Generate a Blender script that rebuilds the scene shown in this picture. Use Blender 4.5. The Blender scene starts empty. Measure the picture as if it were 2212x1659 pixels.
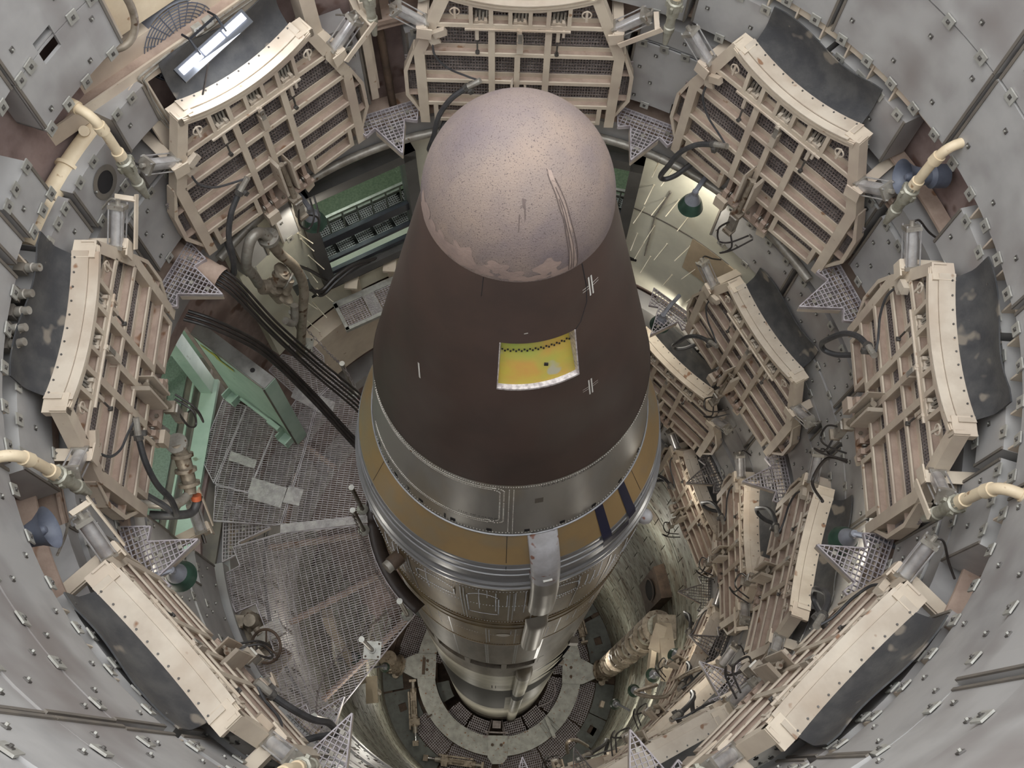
import bpy, math, random
from math import sin, cos, pi, radians as RAD, sqrt
from mathutils import Vector as V, Matrix
random.seed(7)
sc = bpy.context.scene
C = sc.collection

# ------------------------------------------------------------------ camera
TH, ROLL = 0.392580853, 0.0439328838
cd = bpy.data.cameras.new('camera'); cam = bpy.data.objects.new('camera', cd); C.objects.link(cam)
cd.sensor_width = 36.0; cd.lens = 2028.46566 / 2212 * 36.0; cd.clip_start = 0.05; cd.clip_end = 200
cam.matrix_world = Matrix.Translation((0.012375, -3.36, 0)) @ Matrix.Rotation(TH, 4, 'X') @ Matrix.Rotation(ROLL, 4, 'Z')
sc.camera = cam
# ------------------------------------------------------------------ world / exposure
w = bpy.data.worlds.new('sky'); sc.world = w; w.use_nodes = True
bg = w.node_tree.nodes['Background']; bg.inputs[0].default_value = (0.93, 0.97, 1.0, 1); bg.inputs[1].default_value = 4.0
sc.view_settings.view_transform = 'Standard'; sc.view_settings.look = 'None'
sc.view_settings.exposure = 0.12; sc.view_settings.gamma = 1.0
try: sc.view_settings.use_curve_mapping = False
except Exception: pass
LAMP_E = 26.0

# ------------------------------------------------------------------ helpers
def P(a, r, z):
    a = RAD(a); return (r * sin(a), r * cos(a), z)
def lin(c):
    return tuple((x / 255 / 12.92) if x / 255 <= 0.04045 else ((x / 255 + 0.055) / 1.055) ** 2.4 for x in c) + (1,)
MATS = {}
def mat(name, c1, c2=None, sc1=3.0, rough=0.6, metal=0.0, spots=None, bump=0.0, stretch=None, c3=None, sc3=0.7, t=(0.4, 0.65), bscale=40, emit=None):
    m = bpy.data.materials.new(name); m.use_nodes = True; nt = m.node_tree; N = nt.nodes; L = nt.links
    b = N['Principled BSDF']; b.inputs['Roughness'].default_value = rough; b.inputs['Metallic'].default_value = metal
    MATS[name] = m
    if emit:
        b.inputs['Emission Color'].default_value = lin(c1); b.inputs['Emission Strength'].default_value = emit
    b.inputs['Base Color'].default_value = lin(c1)
    if c2 is None: return m
    g = N.new('ShaderNodeNewGeometry'); src = g.outputs['Position']
    if stretch:
        mp = N.new('ShaderNodeMapping'); L.new(src, mp.inputs[0]); mp.inputs['Scale'].default_value = stretch; src = mp.outputs[0]
    def noise(s, d=4, r=0.6):
        n = N.new('ShaderNodeTexNoise'); n.inputs['Scale'].default_value = s; n.inputs['Detail'].default_value = d
        n.inputs['Roughness'].default_value = r; L.new(src, n.inputs['Vector']); return n.outputs[0]
    def ramp(i, a, bb):
        r = N.new('ShaderNodeMapRange'); r.inputs[1].default_value = a; r.inputs[2].default_value = bb; L.new(i, r.inputs[0]); return r.outputs[0]
    def mix(f, a, bb):
        x = N.new('ShaderNodeMix'); x.data_type = 'RGBA'; L.new(f, x.inputs[0])
        if isinstance(a, tuple): x.inputs[6].default_value = a
        else: L.new(a, x.inputs[6])
        x.inputs[7].default_value = bb; return x.outputs[2]
    col = mix(ramp(noise(sc1), *t), lin(c1), lin(c2))
    if c3: col = mix(ramp(noise(sc3, 3), 0.5, 0.72), col, lin(c3))
    if spots:
        s, th, cc = spots; col = mix(ramp(noise(s, 2, 0.5), th, th + 0.06), col, lin(cc))
    L.new(col, b.inputs['Base Color'])
    if bump:
        bn = N.new('ShaderNodeBump'); bn.inputs['Strength'].default_value = bump; bn.inputs['Distance'].default_value = 0.01
        L.new(noise(bscale, 3), bn.inputs['Height']); L.new(bn.outputs[0], b.inputs['Normal'])
    return m
CREAM = mat('cream_paint', (206, 191, 171), (190, 174, 155), 2.5, .55, spots=(9, .70, (150, 118, 92)), c3=(182, 164, 148), sc3=1.4)
DUSTY = mat('dusty_cream_paint', (176, 154, 138), (158, 136, 122), 6, .8, spots=(5, .66, (132, 98, 74)), bump=.2)
LIP = mat('scuffed_cream_plate', (200, 187, 170), (182, 167, 150), 3, .6, spots=(7, .68, (140, 105, 80)), c3=(172, 152, 132), sc3=1.2)
PANEL = mat('acoustic_panel_steel', (172, 169, 166), (154, 151, 149), 1.6, .5, metal=.15, c3=(136, 128, 124), sc3=.8)
PANELD = mat('acoustic_panel_edge', (120, 112, 102), (104, 98, 92), 3, .6, metal=.2)
CLIP = mat('zinc_clip', (182, 180, 172), (160, 156, 148), 12, .45, metal=.4)
BOLT = mat('dull_bolt', (112, 108, 104), (84, 80, 76), 20, .5, metal=.5)
BACK = mat('duct_shell_pink', (150, 130, 124), (124, 104, 98), 3, .85, c3=(98, 78, 72), sc3=1.1, spots=(3.2, .62, (100, 76, 66)))
WHITE = mat('white_wall', (222, 218, 200), (206, 202, 186), 1.5, .6, c3=(190, 180, 156), sc3=.6)
RUB = mat('rubber_seal', (52, 52, 54), (72, 71, 70), 5, .6, spots=(4.2, .63, (116, 108, 98)), bump=.3)
GRATE = mat('galvanised_grating', (186, 178, 180), (156, 146, 148), 8, .5, metal=.15)
GRATED = mat('dark_grating', (150, 140, 136), (122, 112, 110), 8, .5, metal=.3)
STEEL = mat('brushed_cylinder', (205, 202, 200), (170, 164, 162), 6, .3, metal=.5)
CHROME = mat('chrome_rod', (225, 225, 230), None, rough=.08, metal=1)
ZINC = mat('dull_zinc', (168, 162, 152), (138, 130, 120), 8, .45, metal=.4, spots=(14, .66, (104, 82, 62)))
HOSE = mat('black_hose', (58, 57, 58), (74, 72, 72), 10, .5)
CABLE = mat('black_cable', (42, 38, 36), (56, 50, 47), 8, .45)
GREEN = mat('enamel_green', (54, 78, 66), (42, 62, 52), 5, .35)
LAMPGREY = mat('lamp_grey', (150, 152, 160), (128, 128, 134), 6, .4, metal=.3)
DOORG = mat('mint_door_paint', (172, 192, 176), (154, 176, 160), 2, .5, spots=(6, .68, (120, 128, 108)))
DOORTOP = mat('bare_door_edge', (150, 148, 142), (112, 108, 104), 3, .4, metal=.5)
HORN = mat('blue_grey_horn', (98, 102, 114), (82, 86, 98), 5, .5)
PIPE = mat('cream_pipe', (218, 200, 170), (204, 184, 154), 4, .5, spots=(12, .68, (160, 128, 96)))
NOZ = mat('nozzle_metal', (168, 164, 150), (140, 136, 120), 10, .45, metal=.3)
DARK = mat('dark_void', (26, 22, 22), (34, 30, 30), 4, .9)
FRAMEK = mat('charcoal_window_frame', (78, 76, 74), (66, 64, 62), 3, .4)
FLOORG = mat('grey_floor_plate', (104, 108, 104), (88, 90, 86), 3, .6, spots=(6, .68, (80, 66, 54)))
RING = mat('mottled_ring_steel', (166, 166, 160), (142, 142, 136), 4, .5, metal=.25, spots=(11, .64, (128, 92, 62)))
PLANK = mat('weathered_green_plank', (152, 154, 142), (112, 106, 92), 2.2, .6, metal=.1, c3=(92, 78, 62), sc3=1.0, stretch=(1.2, 1.2, 2.5))
MACH = mat('machinery_grey', (158, 146, 130), (122, 110, 96), 8, .5, metal=.3, spots=(10, .62, (92, 70, 52)))
YEL = mat('yellow_wall', (196, 172, 120), (176, 150, 100), 2, .7)
LED = mat('led_tube', (235, 240, 255), emit=14)
BLACK = mat('black_fixture', (34, 36, 42), (44, 46, 52), 5, .4)
# missile
NOSE = mat('ablated_nose', (118, 104, 97), (104, 92, 92), 2.2, .75, spots=(120, .60, (84, 72, 68)), c3=(132, 114, 101), sc3=1.6, bump=.4, bscale=110)
NOSEP = mat('nose_bare_patch', (140, 120, 110), (128, 110, 102), 8, .8, bump=.3)
CONE = mat('dark_ablative_cone', (70, 55, 49), (60, 48, 43), 2.0, .42, c3=(76, 66, 60), sc3=.9)
ALU = mat('aluminium_skirt', (166, 162, 154), (146, 142, 136), 2.0, .42, metal=.45, stretch=(1, 1, .25), c3=(176, 160, 130), sc3=1.0)
GOLD = mat('gold_skirt', (188, 158, 112), (172, 146, 108), 1.2, .4, metal=.45, c3=(170, 158, 134), sc3=1.2)
SILVER = mat('silver_band', (172, 172, 174), (150, 150, 152), 3, .35, metal=.6, stretch=(.6, .6, 6))
TANK = mat('tank_skin', (122, 102, 70), (92, 76, 52), 2.4, .5, metal=.3, stretch=(1.5, 1.5, .35), c3=(138, 126, 100), sc3=1.0)
TANKG = mat('grey_tank_skin', (118, 110, 100), (92, 85, 76), 2.4, .55, metal=.2, stretch=(2, 2, .3))
PWHITE = mat('missile_white', (172, 168, 156), (152, 148, 138), 2, .5)
PBLACK = mat('missile_black', (42, 37, 34), (34, 31, 29), 2, .7)
FAIR = mat('fairing_white', (190, 188, 190), (168, 164, 164), 5, .5, spots=(9, .64, (140, 96, 80)))
NAVY = mat('navy_decal', (36, 36, 58), None, rough=.5)
INK = mat('black_ink', (38, 36, 36), None, rough=.6)
PALE = mat('pale_mark', (196, 192, 184), None, rough=.6)
HATCH = mat('zinc_chromate', (186, 172, 70), (196, 150, 78), 2.6, .5, c3=(150, 170, 80), sc3=1.8, spots=(5, .62, (170, 164, 140)))
HFRAME = mat('hatch_frame', (214, 206, 204), (160, 150, 150), 30, .4, metal=.4)
RUST = mat('rusty_steel', (96, 78, 64), (74, 60, 50), 6, .7)
DIAM = mat('checker_plate', (170, 164, 160), (140, 134, 132), 9, .35, metal=.5, bump=.8, bscale=55)

class MB:
    def __init__(s): s.v = []; s.f = []; s.i = []; s.m = 0
    def add(s, vs, fs):
        o = len(s.v); s.v += [tuple(x) for x in vs]; s.f += [tuple(o + k for k in f) for f in fs]; s.i += [s.m] * len(fs)
    def box(s, x0, x1, y0, y1, z0, z1):
        s.add([(x, y, z) for z in (z0, z1) for y in (y0, y1) for x in (x0, x1)], [(0, 2, 3, 1), (4, 5, 7, 6), (0, 1, 5, 4), (2, 6, 7, 3), (0, 4, 6, 2), (1, 3, 7, 5)])
    def obox(s, c, ax, ay, az):
        c, ax, ay, az = V(c), V(ax), V(ay), V(az)
        s.add([c + i * ax + j * ay + k * az for k in (-1, 1) for j in (-1, 1) for i in (-1, 1)], [(0, 2, 3, 1), (4, 5, 7, 6), (0, 1, 5, 4), (2, 6, 7, 3), (0, 4, 6, 2), (1, 3, 7, 5)])
    def bar(s, p, q, w, h, up=(0, 0, 1)):
        p, q, up = V(p), V(q), V(up); d = q - p; n = d.normalized()
        sx = n.cross(up)
        if sx.length < 1e-4: sx = n.cross(V((1, 0, 0)))
        sx.normalize(); u = sx.cross(n)
        s.obox((p + q) / 2, d / 2, sx * w / 2, u * h / 2)
    def prism(s, poly, fn, a, b):
        n = len(poly)
        vs = [fn(x, y, a) for x, y in poly] + [fn(x, y, b) for x, y in poly]
        s.add(vs, [tuple(range(n))[::-1], tuple(range(n, 2 * n))] + [(k, (k + 1) % n, n + (k + 1) % n, n + k) for k in range(n)])
    def tube(s, pts, r, n=8, cap=True):
        pts = [V(p) for p in pts]; m = len(pts); rr = r if isinstance(r, (list, tuple)) else [r] * m
        t = (pts[1] - pts[0]).normalized(); a = t.cross(V((0, 0, 1)))
        if a.length < 1e-3: a = t.cross(V((1, 0, 0)))
        a.normalize(); vs = []
        for k in range(m):
            t = (pts[min(k + 1, m - 1)] - pts[max(k - 1, 0)]).normalized()
            a = (a - t * a.dot(t)).normalized(); b = t.cross(a)
            vs += [pts[k] + (a * cos(2 * pi * j / n) + b * sin(2 * pi * j / n)) * rr[k] for j in range(n)]
        fs = [(k * n + j, k * n + (j + 1) % n, (k + 1) * n + (j + 1) % n, (k + 1) * n + j) for k in range(m - 1) for j in range(n)]
        if cap: fs += [tuple(range(n))[::-1], tuple(range((m - 1) * n, m * n))]
        s.add(vs, fs)
    def cyl(s, p, q, r, n=12): s.tube([p, q], r, n)
    def lathe(s, prof, n=48, a0=0, a1=360, c=(0, 0), mats=None):
        full = abs(a1 - a0) >= 360; k = n if full else n + 1
        vs = [(c[0] + r * sin(RAD(a0 + (a1 - a0) * j / n)), c[1] + r * cos(RAD(a0 + (a1 - a0) * j / n)), z) for r, z in prof for j in range(k)]
        m0 = s.m
        for i in range(len(prof) - 1):
            if mats: s.m = mats[i]
            o = len(s.f)
            s.f += [(len(s.v) + i * k + j, len(s.v) + i * k + (j + 1) % k, len(s.v) + (i + 1) * k + (j + 1) % k, len(s.v) + (i + 1) * k + j) for j in range(n)]
            s.i += [s.m] * n
        s.v += vs; s.m = m0
    def arc(s, a0, a1, r0, r1, z0, z1, st=3.0):
        n = max(1, round(abs(a1 - a0) / st)); vs = []
        for j in range(n + 1):
            a = a0 + (a1 - a0) * j / n
            vs += [P(a, r0, z0), P(a, r1, z0), P(a, r1, z1), P(a, r0, z1)]
        fs = [(4 * j + k, 4 * j + (k + 1) % 4, 4 * j + 4 + (k + 1) % 4, 4 * j + 4 + k) for j in range(n) for k in range(4)]
        s.add(vs, fs + [(3, 2, 1, 0), (4 * n, 4 * n + 1, 4 * n + 2, 4 * n + 3)])
    def build(s, name, mats, parent=None, smooth=False, loc=None, rz=None, kind=None):
        me = bpy.data.meshes.new(name); me.from_pydata(s.v, [], s.f)
        for m in (mats if isinstance(mats, (list, tuple)) else [mats]): me.materials.append(m)
        if any(s.i): me.polygons.foreach_set('material_index', s.i)
        if smooth:
            me.polygons.foreach_set('use_smooth', [True] * len(me.polygons))
            me.update(); me.set_sharp_from_angle(angle=RAD(38))
        me.update()
        o = bpy.data.objects.new(name, me); C.objects.link(o)
        if parent: o.parent = parent
        if loc is not None: o.location = loc
        if rz is not None: o.rotation_euler = (0, 0, rz)
        if kind: o['kind'] = kind
        return o
def arcpts(c, r, a0, a1, n, e1=(1, 0, 0), e2=(0, 0, 1)):
    c, e1, e2 = V(c), V(e1), V(e2)
    return [c + (e1 * cos(RAD(a0 + (a1 - a0) * k / n)) + e2 * sin(RAD(a0 + (a1 - a0) * k / n))) * r for k in range(n + 1)]
def spline(pts, n=8):
    pts = [V(p) for p in pts]; out = []
    for i in range(len(pts) - 1):
        p0, p1, p2, p3 = pts[max(i - 1, 0)], pts[i], pts[i + 1], pts[min(i + 2, len(pts) - 1)]
        for k in range(n):
            t = k / n
            out.append(.5 * (2 * p1 + (p2 - p0) * t + (2 * p0 - 5 * p1 + 4 * p2 - p3) * t * t + (3 * p1 - p0 - 3 * p2 + p3) * t ** 3))
    return out + [pts[-1]]
def empty(name, loc=(0, 0, 0), rz=0):
    o = bpy.data.objects.new(name, None); C.objects.link(o); o.location = loc; o.rotation_euler = (0, 0, rz); return o
def tag(o, label=None, cat=None, group=None, kind=None):
    for k, v in (('label', label), ('category', cat), ('group', group), ('kind', kind)):
        if v: o[k] = v
    return o
def kids(o): return [c for c in o.children]
CH = {}
def copy_tree(o, parent=None):
    c = o.copy(); C.objects.link(c); c.parent = parent
    for ch in kids(o): copy_tree(ch, c)
    return c
def light(name, kind, loc, energy, col, parent=None, size=.2, spot=None, rot=None):
    l = bpy.data.lights.new(name, kind); l.energy = energy; l.color = col
    if kind == 'AREA': l.size = size
    else: l.shadow_soft_size = size
    if spot: l.spot_size = RAD(spot); l.spot_blend = .5
    o = bpy.data.objects.new(name, l); C.objects.link(o); o.location = loc
    if rot: o.rotation_euler = rot
    if parent: o.parent = parent
    return o
# ------------------------------------------------------------------ duct walls
def clip_mesh():
    b = MB(); b.box(-.047, .047, -.012, 0, -.047, .047); b.m = 1
    b.tube([(0, -.012, 0), (0, -.026, 0)], .010, 6); b.box(-.016, .016, -.016, -.012, -.016, .016)
    o = b.build('clip', [CLIP, BOLT]); me = o.data; bpy.data.objects.remove(o); return me
CLIPM = clip_mesh()
def put(me, name, parent, loc, rz):
    o = bpy.data.objects.new(name, me); C.objects.link(o); o.parent = parent; o.location = loc; o.rotation_euler = (random.uniform(-.06, .06), random.uniform(-.1, .1), rz); return o
def panel(root, a0, a1, z0, z1, top=(), bot=(), rows=2, step=7.0, r=3.8, hole=None, oval=None, jit=.012):
    b = MB(); r = r + random.uniform(-jit, jit); g = .28
    if hole:
        h0, h1, y0, y1 = hole
        b.arc(a0 + g, h0, r, r + .03, z0, z1); b.arc(h1, a1 - g, r, r + .03, z0, z1)
        if y1 < z1: b.arc(h0, h1, r, r + .03, y1, z1)
        if y0 > z0: b.arc(h0, h1, r, r + .03, z0, y0)
        b.arc(a0 + g, a1 - g, r + .02, r + .26, z1 - .02, z1); b.arc(a0 + g, a1 - g, r + .02, r + .26, z0, z0 + .02)
        b.arc(a0 + g, a0 + g + .4, r + .02, r + .26, z0, z1); b.arc(a1 - g - .4, a1 - g, r + .02, r + .26, z0, z1)
    else:
        b.arc(a0 + g, a1 - g, r, r + .26, z0, z1)
    # folded rim around the face
    e = .022; b.m = 1
    for (p, q, u, v) in ((a0 + g, a0 + g + .35, z0, z1), (a1 - g - .35, a1 - g, z0, z1)): b.arc(p, q, r - .012, r, u, v)
    o = b.build('panel', [PANEL, PANELD], root)
    t = MB(); n = max(1, round((a1 - a0) / step)); dz = (z1 - z0)
    for i in range(n):
        for k in range(rows):
            a = a0 + (a1 - a0) * (i + .5 + (.18 if k % 2 else -.18)) / n; z = z0 + dz * (k + .5) / rows + random.uniform(-.03, .03)
            if hole and hole[0] - 2 < a < hole[1] + 2: continue
            c = V(P(a, r - .006, z)); rad = V(P(a, 1, 0)); tan = V((cos(RAD(a)), -sin(RAD(a)), 0))
            t.m = 0; t.obox(c, tan * .019, rad * .004, V((0, 0, .019))); t.m = 1; t.obox(c - rad * .008, tan * .007, rad * .008, V((0, 0, .007)))
    if t.v: t.build('bolt_plates', [BOLT, CLIP], o)['kind'] = 'stuff'
    for a in top: put(CLIPM, 'clip', o, P(a, r - .008, z1 + .004), -RAD(a))
    for a in bot: put(CLIPM, 'clip', o, P(a, r - .008, z0 - .004), -RAD(a))
    if oval:
        q = MB(); a = oval[0]; c = V(P(a, r - .008, oval[1])); tan = V((cos(RAD(a)), -sin(RAD(a)), 0)); up = V((0, 0, 1)); rad = V(P(a, 1, 0))
        for (i0, i1, m) in ((.10, .15, 0), (0, .10, 1)):
            q.m = m; n = 28; vs = []
            for j in range(n):
                d = tan * cos(2 * pi * j / n) + up * sin(2 * pi * j / n) * 1.15; vs += [c + d * i0 - rad * (.004 if m == 0 else 0), c + d * i1 - rad * (.004 if m == 0 else 0)]
            q.add(vs, [(2 * j, 2 * j + 1, (2 * j + 3) % (2 * n), (2 * j + 2) % (2 * n)) for j in range(n)])
        q.build('port', [PANELD, DARK], o)
    return o
def seq(a0, a1, st): 
    n = max(1, round((a1 - a0) / st)); return [a0 + (a1 - a0) * (k + .5) / n for k in range(n)]
wu = tag(empty('wall_upper'), kind='structure')
b = MB(); b.arc(-180, 180, 4.12, 4.2, -9.2, -1.2); b.build('shell', BACK, wu)
def row(root, z0, z1, joints, ctop=0, cbot=0, **k):
    for i in range(len(joints) - 1):
        a0, a1 = joints[i], joints[i + 1]
        if isinstance(a1, str) or isinstance(a0, str): continue
        panel(root, a0, a1, z0, z1, seq(a0, a1, ctop) if ctop else (), seq(a0, a1, cbot) if cbot else (), **k)
X = 'x'
row(wu, -2.03, -1.2, [137, 160, 183, 206, 229], 0, 0)
row(wu, -2.88, -2.04, [-175, -150, -128, -105, -80, -58, X, 20, 44, 66.5, 90, 114, 137, 160, 185], 0, 0)
row(wu, -3.73, -2.89, [-175, -147.5, -125, -102, -80, -58.5, X, 20, 44, 66.5, 90, 114, 137.6, 160, 185], 0, 9)
row(wu, -4.59, -3.74, [-175, -147.5, -125, -102, -80, -58.5, X, 20, 44, 66.5, 90, 114, 137.6, 160, 185], 0, 9)
row(wu, -5.45, -4.60, [-175, -147.5, -122, -97, -74.2], 0, 5.5)
panel(wu, -74.2, -58.6, -5.47, -4.6, (), (-73, -71, -63.2, -60), hole=(-69.1, -66.1, -5.47, -5.38))
row(wu, -5.45, -4.60, [20, 43, 66.5, 90, 114, 137.6, 161, 185], 0, 5.5)
# lowest full row of the large panels
panel(wu, -74.2, -58.6, -6.0, -5.48, (), (-73.3, -69.5, -65.8, -60.9), hole=(-69.1, -66.1, -5.59, -5.48))
row(wu, -6.32, -5.47, [-185, -147.6, X, -147.3, -113.8, X], 0, 5.2)
panel(wu, -113.5, -90, -6.36, -5.47, (), seq(-113.5, -90, 5.2))
panel(wu, -89.5, -85.6, -6.3, -5.47, (), (), rows=1, step=20); panel(wu, -85.2, -78, -6.39, -6.0, (-84.4, -82.1, -79), (-84, -81, -78.6), rows=1, step=8)
row(wu, -6.32, -5.47, [21, 44, 66.4, 89.5, 112, 147, 185], 0, 4.6)
# second row, set under the ledge
for (a0, a1, z0, z1) in ((24.5, 45, -7.08, -6.52), (45.2, 60, -7.08, -6.52), (5, 24.2, -7.08, -6.52), (73.2, 91, -7.03, -6.52), (91.3, 105.5, -7.0, -6.55), (105.8, 117, -7.2, -6.58),
                        (125, 147, -7.2, -6.52), (147.3, 170, -7.2, -6.52), (170.3, 195, -7.2, -6.52),
                        (-113, -92, -7.2, -6.6), (-91, -84.6, -7.15, -6.62), (-165, -147.5, -7.15, -6.52), (-147.2, -128, -7.15, -6.52), (-20, 4.6, -7.08, -6.52)):
    panel(wu, a0, a1, z0, z1, seq(a0, a1, 4.2), seq(a0, a1, 9), rows=1, step=6)
panel(wu, -84.4, -76.6, -7.12, -6.63, (-83.4, -80.6, -78.4), (-81,), rows=1, step=5)
panel(wu, -76.4, -66.2, -7.14, -6.62, (-74.4, -71), (-75, -69), rows=1, step=20, oval=(-71.2, -6.9))
panel(wu, -65.8, -58.8, -6.95, -6.5, (-64.5, -61.5), (), rows=1, step=5)
# third row behind the upright platforms
for (a0, a1) in ((-31, -26), (-19.3, -5), (-5, 16.5), (16.7, 41), (41.3, 63.6), (64.2, 86), (86.3, 109), (109.3, 131), (131.3, 154), (154.3, 176), (176.3, 199), (-161, -139), (-138.7, -116), (-115.7, -94), (-93.7, -72.5), (-72, -60), (-59.5, -31.4)):
    hole = (25.2, 28.2, -8.42, -8.26) if a0 == 16.7 else None
    panel(wu, a0, a1, -8.42, -7.53, seq(a0, a1, 3.6), seq(a0, a1, 8), rows=4, step=5.5, hole=hole)
for (a0, a1) in ((-66, -27), (17, 41), (41.3, 63.6), (64.2, 86), (-94, -66.4), (86.3, 131), (-161, -116)):
    panel(wu, a0, a1, -7.50, -7.27, (), (), rows=1, step=40, r=3.83)
# radial ribs closing the ledges
rb = MB(); rb.box(-.008, .008, 0, .3, -.1, .1); ro = rb.build('rib', CREAM); RIB = ro.data; bpy.data.objects.remove(ro)
for a in seq(24, 58, 4.2) + seq(73, 116, 4.4) + seq(125, 170, 4.4) + seq(-164, -128, 4.4) + seq(-113, -76, 4.4):
    o = bpy.data.objects.new('rib', RIB); C.objects.link(o); o.parent = wu; o.location = P(a, 3.82, -6.42); o.rotation_euler = (0, 0, -RAD(a))
# ring beams
t1 = tag(empty('trim_1'), kind='structure')
b = MB(); p0, p1 = -25, 288; b.arc(p0, p1, 3.86, 4.1, -7.44, -7.41); b.arc(p0, p1, 3.86, 3.885, -7.47, -7.36); b.arc(p0, p1, 4.06, 4.1, -7.41, -7.15); b.arc(p0, p1, 3.95, 4.1, -7.15, -7.12)
b.build('ring_channel', DUSTY, t1)
b = MB(); b.arc(18, 60, 3.84, 3.88, -6.42, -6.34); b.arc(60, 180, 3.86, 3.9, -6.40, -6.34); b.arc(-180, -90, 3.86, 3.9, -6.40, -6.34); b.build('ledge_strip', CREAM, t1)
t2 = tag(empty('trim_2'), kind='structure')
b = MB(); b.arc(-180, 180, 3.76, 4.12, -9.18, -8.86); b.build('hinge_ring', PANEL, t2)
b = MB(); b.arc(-180, 180, 3.80, 4.12, -8.86, -8.78); b.build('hinge_ring_cap', DUSTY, t2)
b = MB(); b.tube([P(a, 3.70, -9.08) for a in range(-62, 63, 3)], .05, 10); b.build('ring_conduit', ZINC, t2, True)
for a in (-31, -24, 21, 28.5, 34):
    put(CLIPM, 'clip', t2, P(a, 3.755, -8.9), -RAD(a)); put(CLIPM, 'clip', t2, P(a + 2, 3.755, -9.14), -RAD(a))
# ---- middle walls
wm = tag(empty('wall_middle'), kind='structure')
b = MB(); b.arc(58, 255, 4.12, 4.2, -12.5, -9.2); b.arc(-70.5, -58, 4.12, 4.2, -12.5, -9.2); b.arc(-105, -70.5, 4.12, 4.2, -10.1, -9.2); b.build('shell', BACK, wm)
ww = tag(empty('wall_front'), kind='structure')
b = MB(); Z0, Z1 = -12.5, -9.2
b.arc(-58, -42.8, 3.98, 4.2, Z0, Z1); b.arc(-20.2, 0.2, 3.98, 4.2, Z0, Z1); b.arc(22.4, 58, 3.98, 4.2, Z0, Z1)
for a0, a1 in ((-42.8, -20.2), (.2, 22.4)): b.arc(a0, a1, 3.98, 4.2, -9.5, Z1); b.arc(a0, a1, 3.98, 4.2, Z0, -11.68)
b.build('plaster', WHITE, ww)
b = MB(); b.arc(35.5, 46, 3.965, 3.98, -11.4, -10.65); b.build('bare_patch', mat('bare_plaster', (196, 176, 148), (182, 162, 136), 4, .8), ww)
b = MB(); b.arc(22.6, 44, 3.97, 3.98, -10.66, -10.645); b.build('panel_seam', PANELD, ww)
rodm = MB(); rodm.cyl((0, 0, 0), (0, -.34, .03), .0065, 6); rodm.cyl((0, 0, 0), (0, -.012, 0), .014, 8); ro = rodm.build('anchor_rod', mat('pale_rod', (226, 216, 196), rough=.4)); RODM = ro.data; bpy.data.objects.remove(ro)
for (a, z) in ((25, -9.55), (28, -9.5), (25.3, -10.0), (28, -10.15), (24.6, -10.55), (30.6, -10.05), (27.5, -10.85), (33.2, -10.3), (35.5, -10.85), (31, -11.1), (24.6, -11.2), (26.4, -11.35), (38.2, -11.25), (28.5, -11.6), (41, -11.65), (34, -11.75),
               (-44.4, -10.3), (-44.2, -10.45), (-45.2, -11.1), (-46.8, -11.3), (-43.9, -10.9), (-48.5, -11.7), (-46.5, -12.0), (-51, -11.6), (-53.5, -11.2), (-44.6, -11.75), (-49.6, -12.2)):
    o = bpy.data.objects.new('anchor_rod', RODM); C.objects.link(o); o.parent = ww; o.location = P(a, 3.98, z); o.rotation_euler = (random.uniform(-.3, .1), random.uniform(-.12, .12), -RAD(a) + random.uniform(-.12, .12))
b = MB(); b.tube([P(27.2, 3.95, -10.6), P(27.4, 3.95, -11.6)], .012, 6); b.tube([P(28.8, 3.95, -9.95), P(27.2, 3.95, -10.6)], .014, 6); b.build('wall_conduit', ZINC, ww)
# liner rows below the hinge ring
for (a0, a1) in ((38.8, 57), (57.3, 80), (80.3, 102), (102.3, 125), (125.3, 148), (148.3, 172), (-175, -150), (-149.7, -125), (-124.7, -106.5)):
    panel(wm, a0, a1, -10.06, -9.36, seq(a0, a1, 5), seq(a0, a1, 5.5), rows=2, step=4.5)
for (a0, a1) in ((-58, -51.5), (-49, -44.2)): panel(wm, a0, a1, -10.05, -9.3, (a0 + 2, a1 - 1.5), (a0 + 2,), rows=1, step=8, r=3.84)
for (a0, a1) in ((62, 86), (86.3, 108), (108.3, 131), (131.3, 154), (154.3, 178), (-178, -150), (-149.7, -127), (-126.7, -106.5)):
    panel(wm, a0, a1, -10.52, -10.1, (), seq(a0, a1, 7), rows=1, step=8); panel(wm, a0 - 6, a1 - 6.3, -11.0, -10.56, (), (), rows=1, step=8); panel(wm, a0, a1, -11.86, -11.02, seq(a0, a1, 6), (), rows=3, step=6)
b = MB(); b.arc(46, 255, 3.78, 4.12, -12.55, -12.25); b.build('hinge_ring', PANEL, t2)
wl = tag(empty('wall_lower'), kind='structure')
b = MB(); b.arc(-180, 180, 4.12, 4.2, -17.4, -12.5); b.build('shell', BACK, wl)
js = [-200, -178, -155, -132, -110, -88, -65, -43, -20, 2, 25, 47, 70, 92, 115, 137, 160]
for (z0, z1, off, rr) in ((-13.4, -12.75, 0, 2), (-14.1, -13.45, 8, 2), (-14.75, -14.2, 3, 1), (-15.9, -15.15, 10, 2), (-16.55, -15.95, 0, 1), (-17.35, -16.65, 6, 2)):
    for i in range(len(js) - 1):
        a0, a1 = js[i] + off, js[i + 1] + off
        m = ((a0 + a1) / 2 + 180) % 360 - 180
        if 15 < m or m < -75: panel(wl, a0, a1, z0, z1, (), seq(a0, a1, 9) if rr == 1 else (), rows=rr, step=6)
for z in (-14.98, -17.2): b = MB(); b.arc(-180, 180, 3.78, 4.12, z - .2, z + .1); b.build('hinge_ring', PANEL, t2)
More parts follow.
